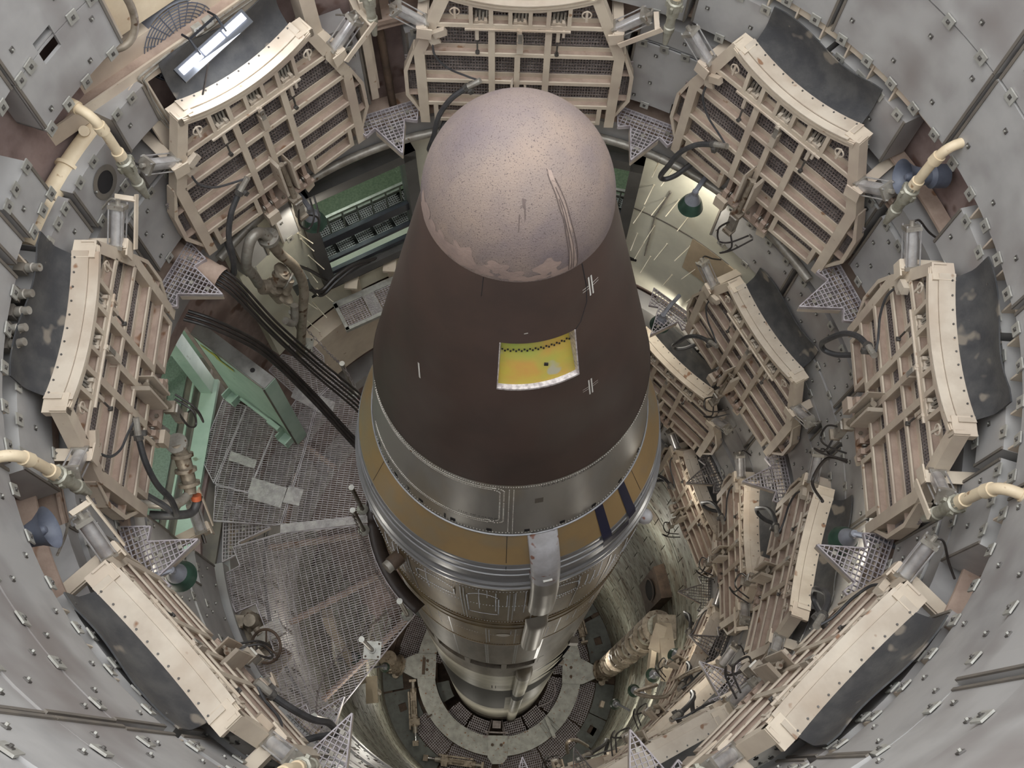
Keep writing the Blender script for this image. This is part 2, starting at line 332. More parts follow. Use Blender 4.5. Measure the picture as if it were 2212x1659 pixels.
# planked liner at the bottom of the duct
wb = tag(empty('wall_bottom'), kind='structure')
b = MB(); b.arc(-180, 180, 4.2, 4.3, -36.5, -17.4); b.build('shell', BACK, wb)
PL = {}
nr = 29
for k in range(nr):
    z1 = -17.42 - k * .60; r = 3.92 + .0063 * k
    offs = (k * 7.3) % 22
    for i in range(-9, 9):
        a0 = i * 22.5 + offs; m = a0 + 11.25
        if not (28 < m < 178 or -178 < m < -80): continue
        key = (k, )
        b = MB(); b.arc(.15, 22.35, r + (.012 if k % 3 == 1 else 0), r + .2, -.575, 0, 5.6)
        if key not in PL:
            b.m = 1
            for q in range(5): b.arc(1.5 + q * 4.4, 2.8 + q * 4.4, r - .004, r, -.20, -.18, 2); b.arc(3.5 + q * 4.4, 4.8 + q * 4.4, r - .004, r, -.41, -.39, 2)
            o = b.build('plank', [PLANK, DARK], wb); PL[key] = o.data
        else: o = bpy.data.objects.new('plank', PL[key]); C.objects.link(o); o.parent = wb
        o.location = (0, 0, z1); o.rotation_euler = (0, 0, -RAD(a0))
b = MB(); b.arc(-180, 180, 4.1, 4.2, -34.62, -34.45); b.build('base_kerb', RUST, wb)
# ------------------------------------------------------------------ windows
def chord(a0, a1, z0, z1, r): 
    return V(P(a0, r, z0)), V(P(a1, r, z0)), V(P(a1, r, z1)), V(P(a0, r, z1))
def window(name, a0, a1, z0, z1, r, bars):
    root = tag(empty(name), kind='structure')
    A, B, Cc, D = chord(a0, a1, z0, z1, r); u = (B - A).normalized(); n = V((u.y, -u.x, 0)); up = V((0, 0, 1)); L = (B - A).length; H = z1 - z0
    if n.dot(V(P((a0 + a1) / 2, 1, 0))) > 0: n = -n
    def pt(s, t, d=0): return A + u * s + up * t + n * d
    b = MB(); fw = .16
    b.bar(pt(fw / 2, 0), pt(fw / 2, H), fw, .2, n); b.bar(pt(L - fw / 2, 0), pt(L - fw / 2, H), fw, .2, n); b.bar(pt(0, fw / 2), pt(L, fw / 2), .2, fw); b.bar(pt(0, H - fw / 2), pt(L, H - fw / 2), .2, fw)
    b.build('window_frame', FRAMEK, root)
    b = MB(); gm = bpy.data.materials.get('pane_glass')
    if not gm:
        gm = bpy.data.materials.new('pane_glass'); gm.use_nodes = True; p = gm.node_tree.nodes['Principled BSDF']
        p.inputs['Base Color'].default_value = (.82, .93, .9, 1); p.inputs['Roughness'].default_value = .02; p.inputs['Transmission Weight'].default_value = 1; p.inputs['IOR'].default_value = 1.02; p.inputs['Specular IOR Level'].default_value = .6
    b.obox(pt(L / 2, H / 2, -.02), u * L / 2, n * .006, up * H / 2); b.build('pane', gm, root)
    for (t, hh) in bars:
        b = MB(); b.bar(pt(fw, t), pt(L - fw, t), .06, hh); b.build('mullion', BLACK, root)
    # what stands behind it: landing floor, rail and a dim room
    b = MB(); b.obox(pt(L / 2, -.12, -2.0), u * (L / 2 + .45), n * 1.03, up * .03); b.build('landing_floor', mat('dark_checker', (122, 132, 108), (100, 112, 90), 30, .5), root)
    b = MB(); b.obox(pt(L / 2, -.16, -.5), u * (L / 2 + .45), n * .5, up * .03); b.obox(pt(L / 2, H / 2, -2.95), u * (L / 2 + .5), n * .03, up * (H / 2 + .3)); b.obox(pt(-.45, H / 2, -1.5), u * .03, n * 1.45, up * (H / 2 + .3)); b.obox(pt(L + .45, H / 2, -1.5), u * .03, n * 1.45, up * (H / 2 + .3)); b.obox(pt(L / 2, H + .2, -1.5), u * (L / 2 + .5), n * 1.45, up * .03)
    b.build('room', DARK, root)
    for d0, d1, sp in ((.40, .66, .30), (.78, .93, .9)):
        b = MB(); s0 = -.15
        while s0 < L + .1:
            for i in range(int((sp - .05) / .032)): s = s0 + .032 * i; b.bar(pt(s, -.09, -d0), pt(s, -.09, -d1), .009, .03)
            k = d0
            while k < d1: b.bar(pt(s0, -.085, -k), pt(s0 + sp - .06, -.085, -k), .009, .02); k += .036
            s0 += sp
        b.build('floor_grating', GRATE, root)['kind'] = 'stuff'
    b = MB(); b.obox(pt(L / 2, -.1, -.29), u * (L / 2), n * .05, up * .015); b.build('reflection_strip', mat('blue_reflection', (136, 152, 158), (118, 134, 142), 4, .2), root)  # pale blue strip behind the pane, a glass reflection painted as colour
    b = MB(); b.bar(pt(-.1, -.05, -.955), pt(L + .1, -.05, -.955), .03, .05); b.bar(pt(-.1, .45, -.70), pt(L + .1, .45, -.70), .04, .04)
    for i in range(8): b.bar(pt(L * i / 7, -.12, -.70), pt(L * i / 7, .45, -.70), .03, .02)
    b.build('guard_rail', CLIP if name == 'window_1' else GRATED, root)
    c = pt(L / 2, H - .15, -1.2); light('room_light', 'POINT', c, 60, (.95, 1, .92), None, .12)
    return root
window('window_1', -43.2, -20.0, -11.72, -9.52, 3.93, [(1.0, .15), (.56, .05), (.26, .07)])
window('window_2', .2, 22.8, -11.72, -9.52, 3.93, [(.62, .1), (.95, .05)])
# ------------------------------------------------------------------ floor at the duct bottom
fl = tag(empty('floor'), kind='structure')
b = MB(); b.lathe([(0, -36.4), (4.6, -36.4)], 48); b.build('pit', RUST, fl)
def bars(b, poly, z, s=.035, h=.03, t=.008, d=0.0, sy=None, cross=True):
    """flat bars filling a polygon at height z; direction d degrees"""
    ca, sa = cos(RAD(d)), sin(RAD(d))
    Q = [(x * ca + y * sa, -x * sa + y * ca) for x, y in poly]
    def cut(k, c):
        out = []; n = len(Q)
        for i in range(n):
            p, q = Q[i], Q[(i + 1) % n]
            if (p[k] - c) * (q[k] - c) < 0: out.append(p[1 - k] + (q[1 - k] - p[1 - k]) * (c - p[k]) / (q[k] - p[k]))
        return sorted(out)
    for k, st, hh in ((0, s, h), (1, sy or s * 2.6, h * .6)):
        if k == 1 and not cross: continue
        lo, hi = min(p[k] for p in Q), max(p[k] for p in Q); c = lo + st / 2
        while c < hi:
            xs = cut(k, c)
            for i in range(0, len(xs) - 1, 2):
                m, e = (xs[i] + xs[i + 1]) / 2, (xs[i + 1] - xs[i]) / 2
                if k == 0: cx, cy, ex, ey = c, m, t / 2, e
                else: cx, cy, ex, ey = m, c, e, t / 2
                ux = V((ca, sa, 0)); uy = V((-sa, ca, 0))
                b.obox(ux * cx + uy * cy + V((0, 0, z - hh / 2)), ux * ex, uy * ey, V((0, 0, hh / 2)))
            c += st
def ring_poly(a0, a1, r0, r1, n=6):
    return [P(a0 + (a1 - a0) * k / n, r1, 0)[:2] for k in range(n + 1)] + [P(a1 - (a1 - a0) * k / n, r0, 0)[:2] for k in range(n + 1)]
for (a0, a1, r0, r1, zz) in ((-178, -150, 2.88, 4.1, -34.55), (-149, -122, 2.88, 3.5, -34.55), (-88, -60, 2.88, 3.6, -34.55), (95, 121, 2.88, 3.42, -34.55), (122, 150, 2.88, 3.6, -34.55), (151, 178, 2.88, 4.1, -34.55), (40, 84, 2.88, 3.2, -34.55),
                             (95, 128, 1.78, 2.26, -34.5), (130, 150, 1.74, 2.26, -34.6), (-172, -152, 1.74, 2.26, -34.6), (-150, -130, 1.74, 2.26, -34.6), (152, 174, 1.74, 2.26, -34.6), (60, 92, 1.74, 2.26, -34.5), (-86, -62, 1.74, 2.26, -34.6)):
    b = MB(); bars(b, ring_poly(a0, a1, r0, r1), zz, .07, .05, .022, -(a0 + a1) / 2, .075); b.build('floor_grating', GRATE, fl)['kind'] = 'stuff'
for (a0, a1, r0, r1, sq) in ((-122, -104, 3.0, 4.15, 1), (-103, -88, 3.4, 4.1, 0), (-149, -122, 3.52, 4.1, 0), (60, 84, 3.25, 4.1, 1), (95, 112, 3.45, 4.15, 0), (112.5, 127, 3.44, 4.15, 1), (127.5, 150, 3.62, 4.15, 0), (-122, -104, 1.8, 2.24, 0), (-60, 0, 2.9, 4.1, 0), (0, 58, 3.2, 4.1, 0)):
    b = MB()
    if sq:
        m = (a0 + a1) / 2; e = 2.1; b.arc(a0, m - e, r0, r1, -34.56, -34.53); b.arc(m + e, a1, r0, r1, -34.56, -34.53); rm = (r0 + r1) / 2
        b.arc(m - e, m + e, r0, rm - .13, -34.56, -34.53); b.arc(m - e, m + e, rm + .13, r1, -34.56, -34.53)
    else: b.arc(a0, a1, r0, r1, -34.56, -34.53)
    o = b.build('floor_plate', FLOORG, fl)
    if sq: b = MB(); b.arc(m - e, m + e, rm - .14, rm + .14, -34.62, -34.6); b.build('drain_cover', RUST, o)
b = MB(); b.arc(-180, 180, 3.8, 4.2, -34.8, -34.6); b.arc(-180, 180, 2.2, 3.9, -34.95, -34.85, 6); b.build('sub_floor', RUST, fl)
# ------------------------------------------------------------------ missile
PROF = [(-4.541, 0), (-5.016, .61), (-7.39, 1.197), (-8.51, 1.335), (-8.957, 1.525), (-9.2, 1.575), (-9.6, 1.63), (-10.2, 1.66), (-40, 1.66)]
def rad_at(z):
    for (z0, r0), (z1, r1) in zip(PROF, PROF[1:]):
        if z <= z0 and z >= z1: return r0 + (r1 - r0) * (z0 - z) / (z0 - z1)
    return 1.66
def F(a, z, d=0.0, r=None):
    """point on the missile skin: a degrees from the near side, positive to the right"""
    r = (rad_at(z) if r is None else r) + d; a = RAD(a); return (r * sin(a), -r * cos(a), z)
ms = tag(empty('missile', (0, 0, -36)), 'tall missile with dark cone and tan blunt nose standing in the middle of the shaft', 'missile')
MO = (0, 0, 36)
def mpart(b, name, mats, parent=ms, smooth=True, kind=None):
    o = b.build(name, mats, parent, smooth)
    if parent is ms: o.location = MO
    if kind: o['kind'] = kind
    return o
# nose cap
def spline2(p): return [(v.x, v.y) for v in spline([(a, z, 0) for a, z in p], 4)]
NOSE2 = mat('nose_streak', (142, 124, 113), (124, 108, 99), 14, .8, bump=.5); PBLACK2 = mat('nose_stain', (96, 82, 77), (84, 72, 67), 12, .8)
NA, NH, NZ = .612, .71, -5.016
b = MB(); prof = [(max(NA * cos(RAD(90 - 90 * k / 30)), .0005), NZ + NH * sin(RAD(90 - 90 * k / 30))) for k in range(31)] + [(.612, -5.024), (.600, -5.03)]
b.lathe(prof, 96); nose = mpart(b, 'nose_cap', NOSE)
def skin_patch(b, pts, d, rf=None):
    """polygon (angle, z) draped on the skin, fan about its middle in small steps"""
    n = len(pts); c = (sum(p[0] for p in pts) / n, sum(p[1] for p in pts) / n); S = 5; vs = []
    for p in pts:
        for s in range(S + 1): vs.append((rf or F)(c[0] + (p[0] - c[0]) * s / S, c[1] + (p[1] - c[1]) * s / S, d))
    fs = [(i * (S + 1) + s, i * (S + 1) + s + 1, ((i + 1) % n) * (S + 1) + s + 1, ((i + 1) % n) * (S + 1) + s) for i in range(n) for s in range(S)]
    b.add(vs, fs)
def nose_pt(a, z, d=0):
    r = NA * sqrt(max(1 - ((z - NZ) / NH) ** 2, 0)) + d; a = RAD(a); return (r * sin(a), -r * cos(a), z)
b = MB(); rnd = random.Random(3)
def blob(a, z, ra, rz, n=26):
    pts = []; sd = rnd.uniform(0, 6)
    for k in range(n):
        q = 2 * pi * k / n; m = 1 + .5 * sin(3 * q + sd) * sin(2 * q + 2 * sd) + rnd.uniform(-.12, .12); pts.append((a + ra * m * cos(q), max(z + rz * m * sin(q), -5.012)))
    return pts
for a, z, ra, rz in ((-70, -4.93, 9, .10), (-58, -4.95, 9, .08), (-46, -4.93, 10, .09), (-34, -4.90, 9, .10), (-22, -4.97, 9, .05), (-10, -4.90, 7, .05), (-2, -4.965, 8, .05), (8, -4.985, 8, .03), (20, -4.91, 7, .07), (25, -4.985, 9, .03)):
    skin_patch(b, blob(a, z, ra, rz), .0016, nose_pt)
mpart(b, 'bare_patch', NOSEP, nose)
b = MB(); skin_patch(b, blob(34, -4.40, 2.6, .022, 18), .004, nose_pt)
skin_patch(b, [(32, -4.41), (36, -4.41), (37.2, -4.52), (37.4, -4.7), (38, -5.0), (31.8, -5.0), (32, -4.7), (31.6, -4.5)], .0025, nose_pt)
mpart(b, 'drip_streak', NOSE2, nose)
b = MB()
for pts in ([(33.5, -4.385), (31.5, -4.41), (31.9, -4.47), (31.6, -4.54), (32.2, -4.60), (31.8, -4.70), (32.1, -4.83), (32, -5.0)], [(34, -4.45), (35, -4.55), (34.6, -4.66), (35.4, -4.8), (35, -5.0)], [(37, -4.42), (37.6, -4.50), (37.2, -4.66), (38, -4.87), (37.6, -5.0)], [(33.4, -4.5), (33.2, -4.7), (33.8, -4.9), (33.5, -5.0)]):
    b.tube([nose_pt(a, z, .003) for a, z in spline2(pts)], .0028, 5)
mpart(b, 'streak_ridge', PBLACK2, nose)
b = MB(); skin_patch(b, [(3.4, -4.462), (6, -4.466), (6.2, -4.50), (6.0, -4.55), (5.3, -4.57), (5.2, -4.51), (3.8, -4.495)], .002, nose_pt); skin_patch(b, [(1.2, -4.53), (2, -4.53), (1.6, -4.62), (1.1, -4.62)], .002, nose_pt); mpart(b, 'dark_stain', PBLACK2, nose)
# dark cone with an access opening
HA0, HA1, HZ0, HZ1 = -6.2, 33.5, -6.10, -5.60
b = MB(); na = 120; zs = [-5.018, -5.2, -5.4, HZ1, -5.8, -5.95, HZ0, -6.4, -6.8, -7.1, -7.39]
aa = sorted(set([HA0 + (HA1 - HA0) * k / 14 for k in range(15)] + [HA1 + (360 + HA0 - HA1) * k / na for k in range(na)]))
n = len(aa)
for z in zs: b.v += [F(a, z) for a in aa]
for i in range(len(zs) - 1):
    for j in range(n):
        a = aa[j]
        if HZ0 <= zs[i + 1] and zs[i] <= HZ1 and HA0 - 1e-6 <= a < HA1 - 1e-6: continue
        b.f.append((i * n + j, i * n + (j + 1) % n, (i + 1) * n + (j + 1) % n, (i + 1) * n + j)); b.i.append(0)
cone = mpart(b, 'dark_cone', CONE)
b = MB(); ka = [HA0 + (HA1 - HA0) * k / 14 for k in range(15)]
for z, d in ((HZ1 + .02, -.004), (HZ1 + .02, -.11), (HZ1 - .10, -.105), (HZ1 - .14, -.085), (HZ0 - .005, -.032)): b.v += [F(a * 1.06 - .8, z, d) for a in ka]
b.f += [(i * 15 + j, i * 15 + j + 1, (i + 1) * 15 + j + 1, (i + 1) * 15 + j) for i in range(4) for j in range(14)]; b.i = [0] * len(b.f)
op = mpart(b, 'inner_skin', HATCH)
b = MB()
for i in range(26):
    a = -5 + 37 * i / 25; c = V(F(a, -5.755 - .016 * (i % 2), -.066)); b.obox(c, (.006, 0, 0), (0, .004, 0), (0, 0, .006))
for i in range(6):
    c = V(F(-3.5 + 5.6 * i, -5.68, -.1)); b.obox(c, (.012, 0, 0), (0, .012, 0), (0, 0, .012))
c = V(F(18, -5.93, -.052)); b.obox(c, (.014, 0, 0), (0, .006, 0), (0, 0, .014))
mpart(b, 'inner_bolts', DARK, op, kind='stuff')
b = MB()
def ringstrip(b, a0, a1, z0, z1, d0, d1, st=2.5):
    n = max(1, round(abs(a1 - a0) / st)); vs = []
    for j in range(n + 1):
        a = a0 + (a1 - a0) * j / n; vs += [F(a, z0, d0), F(a, z0, d1), F(a, z1, d1), F(a, z1, d0)]
    b.add(vs, [(4 * j + k, 4 * j + (k + 1) % 4, 4 * j + 4 + (k + 1) % 4, 4 * j + 4 + k) for j in range(n) for k in range(4)] + [(3, 2, 1, 0), (4 * n, 4 * n + 1, 4 * n + 2, 4 * n + 3)])
ringstrip(b, HA0, HA1, HZ0 - .004, HZ0 + .012, -.034, .003); ringstrip(b, HA1 - .7, HA1, HZ0, HZ1, -.08, .002); ringstrip(b, HA0, HA0 + .4, HZ0, HZ1, -.08, .002)
mpart(b, 'opening_frame', HFRAME, cone)
b = MB(); b.tube([F(41.7, -5.03, .0), F(43, -5.25, .0), F(42, -5.4, 0), F(37, -5.55, 0), F(33.6, -5.6, 0)], .004, 5); b.tube([F(-18, -5.03, 0), F(-18, -5.2, 0)], .003, 5); mpart(b, 'seam', DARK, cone)
def strokes(b, pts, wd, d=.002):
    for (a0, z0), (a1, z1) in pts:
        n = 6; vs = []
        p, q = V(F(a0, z0, d)), V(F(a1, z1, d)); nr = V((p.x, p.y, 0)).normalized(); sd = (q - p).cross(nr).normalized() * wd
        for k in range(n + 1):
            t = k / n; m = V(F(a0 + (a1 - a0) * t, z0 + (z1 - z0) * t, d)); vs += [m - sd, m + sd]
        b.add(vs, [(2 * k, 2 * k + 1, 2 * k + 3, 2 * k + 2) for k in range(n)])
for a, z in ((46, -5.28), (38.8, -6.33)):
    b = MB(); s = .035 / rad_at(z) * 57.3
    for o in (-.012, .012):
        oa = o / rad_at(z) * 57.3; strokes(b, [((a - 2 * s, z + o), (a - .5 * s, z + o)), ((a + .5 * s, z + o), (a + 2 * s, z + o)), ((a + oa, z - .09), (a + oa, z + .09))], .006)
    mpart(b, 'cross_mark', PALE, cone)
b = MB(); strokes(b, [((-47, -6.27), (-44.5, -6.42))], .010); strokes(b, [((6, -5.5), (8, -5.495))], .007); mpart(b, 'dash_mark', PALE, cone)
# skirts and bands
b = MB(); b.lathe([(1.199, -7.39), (1.203, -7.43), (1.335, -8.51)], 120); sk = mpart(b, 'adapter_skirt', ALU)
b = MB(); b.lathe([(1.337, -8.512), (1.343, -8.525), (1.525, -8.957)], 120); gs = mpart(b, 'gold_skirt', GOLD)
b = MB(); b.lathe([(1.337, -8.50), (1.350, -8.505), (1.350, -8.525), (1.34, -8.53)], 120); mpart(b, 'skirt_rim', SILVER)
prof = [(1.525, -8.957), (1.531, -8.965), (1.533, -8.99), (1.545, -9.06), (1.556, -9.065), (1.556, -9.085), (1.548, -9.10), (1.566, -9.22), (1.578, -9.225), (1.578, -9.25), (1.572, -9.27), (1.60, -9.46), (1.625, -9.48), (1.632, -9.56), (1.648, -9.57), (1.650, -9.62), (1.636, -9.64), (1.636, -9.70)]
b = MB(); b.lathe(prof, 120); sb = mpart(b, 'silver_band', SILVER)
prof = [(1.636, -9.70), (1.642, -9.95), (1.655, -10.3), (1.66, -11.74), (1.672, -11.75), (1.672, -11.79), (1.662, -11.80), (1.662, -11.93), (1.674, -11.94), (1.674, -11.99), (1.662, -12.0), (1.664, -12.24), (1.674, -12.25), (1.674, -12.29), (1.662, -12.3), (1.662, -13.88), (1.670, -13.89), (1.670, -13.98), (1.66, -14.0)]
b = MB(); b.lathe(prof, 120); tk = mpart(b, 'upper_tank', TANK)
b = MB(); b.lathe([(1.66, -14.0), (1.66, -16.6)], 120); tg = mpart(b, 'grey_tank', TANKG)
b = MB(); b.lathe([(1.56, -16.55), (1.56, -17.4)], 72); mpart(b, 'vent_recess', RUST)
b = MB()
for k in range(16):
    a = 22.5 * k + 3; ringstrip(b, a - 1.6, a + 1.6, -17.36, -16.58, -.08, .004)
ringstrip(b, -180, 180, -17.42, -17.3, -.09, 0); ringstrip(b, 22, 150, -17.3, -16.6, -.08, 0); mpart(b, 'vent_post', TANKG)
b = MB(); ringstrip(b, -48, -22, -17.2, -16.75, -.075, -.05); mpart(b, 'yellow_vent_strip', YEL)
b = MB()
def band(z0, z1, a0, a1, m): 
    b.m = m; n = max(1, round((a1 - a0) / 3)); vs = []
    for j in range(n + 1): vs += [F(a0 + (a1 - a0) * j / n, z0), F(a0 + (a1 - a0) * j / n, z1)]
    b.add(vs, [(2 * j, 2 * j + 1, 2 * j + 3, 2 * j + 2) for j in range(n)])
band(-17.4, -18.8, -180, 180, 2); band(-18.8, -22.2, -180, 180, 0); band(-22.2, -24.3, -180, 180, 1)
band(-24.3, -28.5, -180, 6.5, 1); band(-24.3, -28.5, 6.5, 180, 0); band(-28.5, -33.0, -180, 180, 0); band(-33.0, -36.4, -180, 180, 2)
b.m = 2; b.add([F(a, -36.4) for a in range(0, 360, 5)], [tuple(range(72))])
lt = mpart(b, 'painted_tank', [PWHITE, PBLACK, TANKG])
b = MB()
for (a0, a1, z0, z1) in ((-5, -1.6, -20.9, -21.6),): band(z0, z1, a0, a1, 0)
for k in range(4): strokes(b, [((-1, -20.95 - .18 * k), (11, -20.95 - .18 * k))], .012)
mpart(b, 'flag_marking', [PBLACK], lt)
b = MB(); 
for pts in (((30, -19.0), (62, -19.7)), ((38, -20.4), (60, -20.9)), ((30, -21.2), (55, -22.0))): strokes(b, [pts], .18, .003)
mpart(b, 'navy_lettering_bar', NAVY, lt)
# lettering draped on the skin
def text_mesh(b, s, a0, z0, size, d=.002, slant=0.0):
    cu = bpy.data.curves.new('t', 'FONT'); cu.body = s; cu.size = size; cu.resolution_u = 2
    o = bpy.data.objects.new('t', cu); C.objects.link(o); dg = bpy.context.evaluated_depsgraph_get(); me = o.evaluated_get(dg).to_mesh()
    r = rad_at(z0); b.add([F(a0 + v.co.x / r * 57.2958, z0 + v.co.y, d) for v in me.vertices], [tuple(p.vertices) for p in me.polygons])
    o.evaluated_get(dg).to_mesh_clear(); bpy.data.objects.remove(o); bpy.data.curves.remove(cu)
b = MB(); text_mesh(b, 'U.S.A.F SPACE COMMAND', 14.0, -7.478, .052); mpart(b, 'command_lettering', INK, sk)
b = MB(); text_mesh(b, '1110  MF 2:03.20 JPS', -19.0, -8.15, .046); mpart(b, 'serial_lettering', INK, sk)
b = MB(); text_mesh(b, 'ACCESS', -1.2, -7.475, .018); text_mesh(b, 'ACCESS DOOR', 3.2, -7.475, .018); mpart(b, 'small_lettering', INK, sk)
b = MB()
UL_, UR_, UT, UB = 38.2, 55.2, -8.50, -9.22; s = 4.1
def q4(a0, a1, z0, z1, c=0): skin_patch(b, [(a0, z0), (a0 + (a1 - a0) / 2, z0), (a1, z0), (a1, z1), (a0 + (a1 - a0) / 2, z1), (a0, z1)], .012)
def strip4(a0, a1, zs, d):
    n = 4; vs = []
    for z, dd in zip(zs, d): vs += [F(a0 + (a1 - a0) * k / n, z, dd) for k in range(n + 1)]
    b.add(vs, [(i * (n + 1) + k, i * (n + 1) + k + 1, (i + 1) * (n + 1) + k + 1, (i + 1) * (n + 1) + k) for i in range(len(zs) - 1) for k in range(n)])
zz = (UT - .02, -8.7, -8.95, -8.97, -9.08, -9.1, UB); dd = (.008, .008, .008, .02, .028, .026, .02)
strip4(UL_, UL_ + s, zz, dd); strip4(UR_ - s, UR_, zz[:-1], dd[:-1]); strip4(UL_ + s, UR_ - s, (UB + .14, UB), (.026, .02))
mpart(b, 'letter_u', NAVY, gs)
b = MB(); skin_patch(b, [(11.6, -7.70), (15, -7.70), (15, -7.80), (11.6, -7.80)], .002); mpart(b, 'grey_patch', TANKG, sk)
# rivets, holes, tank stringer marks
b = MB()
def riv(a, z, s=.006): c = V(F(a, z, .002)); n = V((c.x, c.y, 0)).normalized(); t = V((n.y, -n.x, 0)); b.obox(c, t * s, n * .003, V((0, 0, s)))
for k in range(150): riv(-75 + k, -7.425, .004)
for z in (-7.45,): 
    for k in range(70): riv(-73 + k, -7.475 if k < 60 else -7.475, .005)
for r0 in (0, .035):
    A0, A1, T0, T1 = -72 + r0 * 20, -2.2 + r0 * 45, -7.50 + r0, -8.20 - r0
    for k in range(90): riv(A0 + (A1 - 4 - A0) * k / 89, T1 + (.02 if k > 86 else 0)); riv(A0 + (A1 - 4 - A0) * k / 89, T0)
    for k in range(22): riv(A1, T0 - .06 + (T1 - T0 + .12) * k / 21)
    for k in range(5): riv(A1 - 4 + 4 * sin(RAD(18 * k + 9)), T1 + .06 * (1 - cos(RAD(18 * k + 9)))); riv(A1 - 4 + 4 * sin(RAD(18 * k + 9)), T0 - .06 * (1 - cos(RAD(18 * k + 9))))
for k in range(36):
    riv(1.4, -7.48 - .027 * k, .004); riv(3.2, -7.48 - .027 * k, .004)
for k in range(110): riv(-70 + 140 * k / 109, -8.465, .004)
mpart(b, 'rivets', ZINC, sk, kind='stuff')
b = MB()
for a in (-66, -51, -36, -21, -6, 9, 23.5, 38, 53, 68): 
    skin_patch(b, [(a - 1.1, -8.39), (a + 1.1, -8.39), (a + 1.1, -8.455), (a - 1.1, -8.455)], .002)
mpart(b, 'vent_hole', DARK, sk)
b = MB()
for a in (-57, -43): strokes(b, [((a - 1.4, -8.375), (a + 1.4, -8.375)), ((a, -8.375), (a, -8.44))], .008)
strokes(b, [((-24.5, -8.36), (-24.5, -8.46))], .010); mpart(b, 'tick_mark', INK, sk)
b = MB()
for z, r in ((-9.06, 0), (-9.22, 0)): pass
for a in (1.2, 61, -60): strokes(b, [((a, -8.53), (a, -9.10))], .003)
mpart(b, 'skirt_seam', DARK, gs)
b = MB(); rr = random.Random(5)
for (z0, z1, m) in ((-9.78, -11.7, 12), (-12.35, -13.85, 10)):
    for j in range(46):
        a = -78 + 156 * j / 45 + rr.uniform(-.5, .5)
        if rr.random() < .5: continue
        zt = z0 - rr.uniform(0, .5); zb = zt - rr.uniform(.3, 1.3); zb = max(zb, z1)
        nn = int((zt - zb) / .045)
        for k in range(nn): riv(a, zt - (zt - zb) * k / max(nn, 1), .005)
    for z in (z0, z1, (z0 + z1) / 2 + .2):
        for k in range(130): riv(-80 + 160 * k / 129, z, .005)
for (a0, a1, z0, z1) in ((-13, -1, -9.95, -11.15), (14, 30, -9.9, -10.4), (-34, -18, -9.9, -10.35)):
    for k in range(20):
        riv(a0 + (a1 - a0) * k / 19, z1, .007); riv(a0 + (a1 - a0) * k / 19, z0 - .16 * abs(k / 9.5 - 1) ** 2, .007); riv(a0, z0 - .16 + (z1 - z0 + .16) * k / 19, .007); riv(a1, z0 - .16 + (z1 - z0 + .16) * k / 19, .007)
mpart(b, 'rivets', SILVER, tk, kind='stuff')
b = MB()
for a in (-15.5, 3.0, 4.6, -14.2, 12.4, 30, -38, 44): strokes(b, [((a, -9.85), (a, -11.6))], .008)
for a in (-6.5, 7, 20, 28, -24): strokes(b, [((a, -12.4), (a, -13.8))], .008)
for a in (-7.2, -6.2, 8, 9, 21, 22, -24): strokes(b, [((a, -14.05), (a, -16.5))], .012)
mpart(b, 'stringer', SILVER, tk)
b = MB(); skin_patch(b, [(1.4 + 3.3 * cos(RAD(k * 20)), -12.87 + .13 * sin(RAD(k * 20))) for k in range(18)], .006); mpart(b, 'oval_cover', PALE, tk)
# raceway fairings
def fairing(name, a, z0, z1, hw, h, mats, bands=None, top=.3):
    b = MB(); n = 10; zz = [z0, z0 - top * .25, z0 - top * .6, z0 - top]
    zz += [z0 - top - (z1 * -1 - -(z0 - top)) * 0] if False else []
    steps = 10 if bands is None else 40
    zz += [z0 - top + (z1 - (z0 - top)) * k / steps for k in range(1, steps + 1)]
    hs = [0.01, .55, .88, 1] + [1] * steps
    for z, f in zip(zz, hs):
        r = rad_at(z) if z > -10.2 else 1.66
        for k in range(n + 1):
            q = pi * k / n; x = -hw * cos(q); d = h * f * sin(q) ** .7
            an = a + math.degrees(x / r); b.v.append(F(an, z, d + .002, r))
    for i in range(len(zz) - 1):
        m = 0
        if bands:
            zm = (zz[i] + zz[i + 1]) / 2
            for zt, mm in bands:
                if zm < zt: m = mm
        for k in range(n):
            o = i * (n + 1) + k; b.f.append((o, o + 1, o + n + 2, o + n + 1)); b.i.append(m)
    e = (len(zz) - 1) * (n + 1); b.f.append(tuple(range(e, e + n + 1))); b.i.append(0)
    return mpart(b, name, mats)
f1 = fairing('raceway_fairing', 15.3, -8.52, -10.7, .145, .12, [FAIR, ALU], [(0, 0), (-9.28, 1)], .35)
b = MB(); ringstrip(b, 9.6, 10.6, -9.3, -8.62, .002, .012); ringstrip(b, 19.6, 20.6, -9.3, -8.62, .002, .012); strokes(b, [((10.2, -8.62), (12.2, -8.49)), ((18.2, -8.49), (20.1, -8.62)), ((12.2, -8.49), (18.2, -8.49))], .03, .008); mpart(b, 'fairing_flange', FAIR, f1)
b = MB(); c = V(F(15.2, -9.12, .125)); n = V((c.x, c.y, 0)).normalized(); t = V((n.y, -n.x, 0)); b.obox(c, t * .045, n * .01, V((0, 0, .012))); mpart(b, 'fairing_tab', PALE, f1)
fairing('raceway_fairing', 15.2, -11.55, -13.88, .14, .13, [ALU], None, .25)
fairing('raceway_fairing', 16.5, -17.75, -36.3, .15, .14, [TANKG, PWHITE, PBLACK], [(0, 0), (-18.8, 1), (-20.6, 1), (-22.6, 2), (-24.1, 1), (-33.0, 0)], .5)
b = MB(); c = V(F(-42.6, -10.2, 0)); n = V((c.x, c.y, 0)).normalized(); b.tube([c, c + n * .14 + V((0, 0, .02))], .085, 14); b.m = 1; b.tube([c + n * .12 + V((0, 0, .015)), c + n * .20 + V((0, 0, .03))], .072, 14); mpart(b, 'side_stub', [RUST, ZINC])
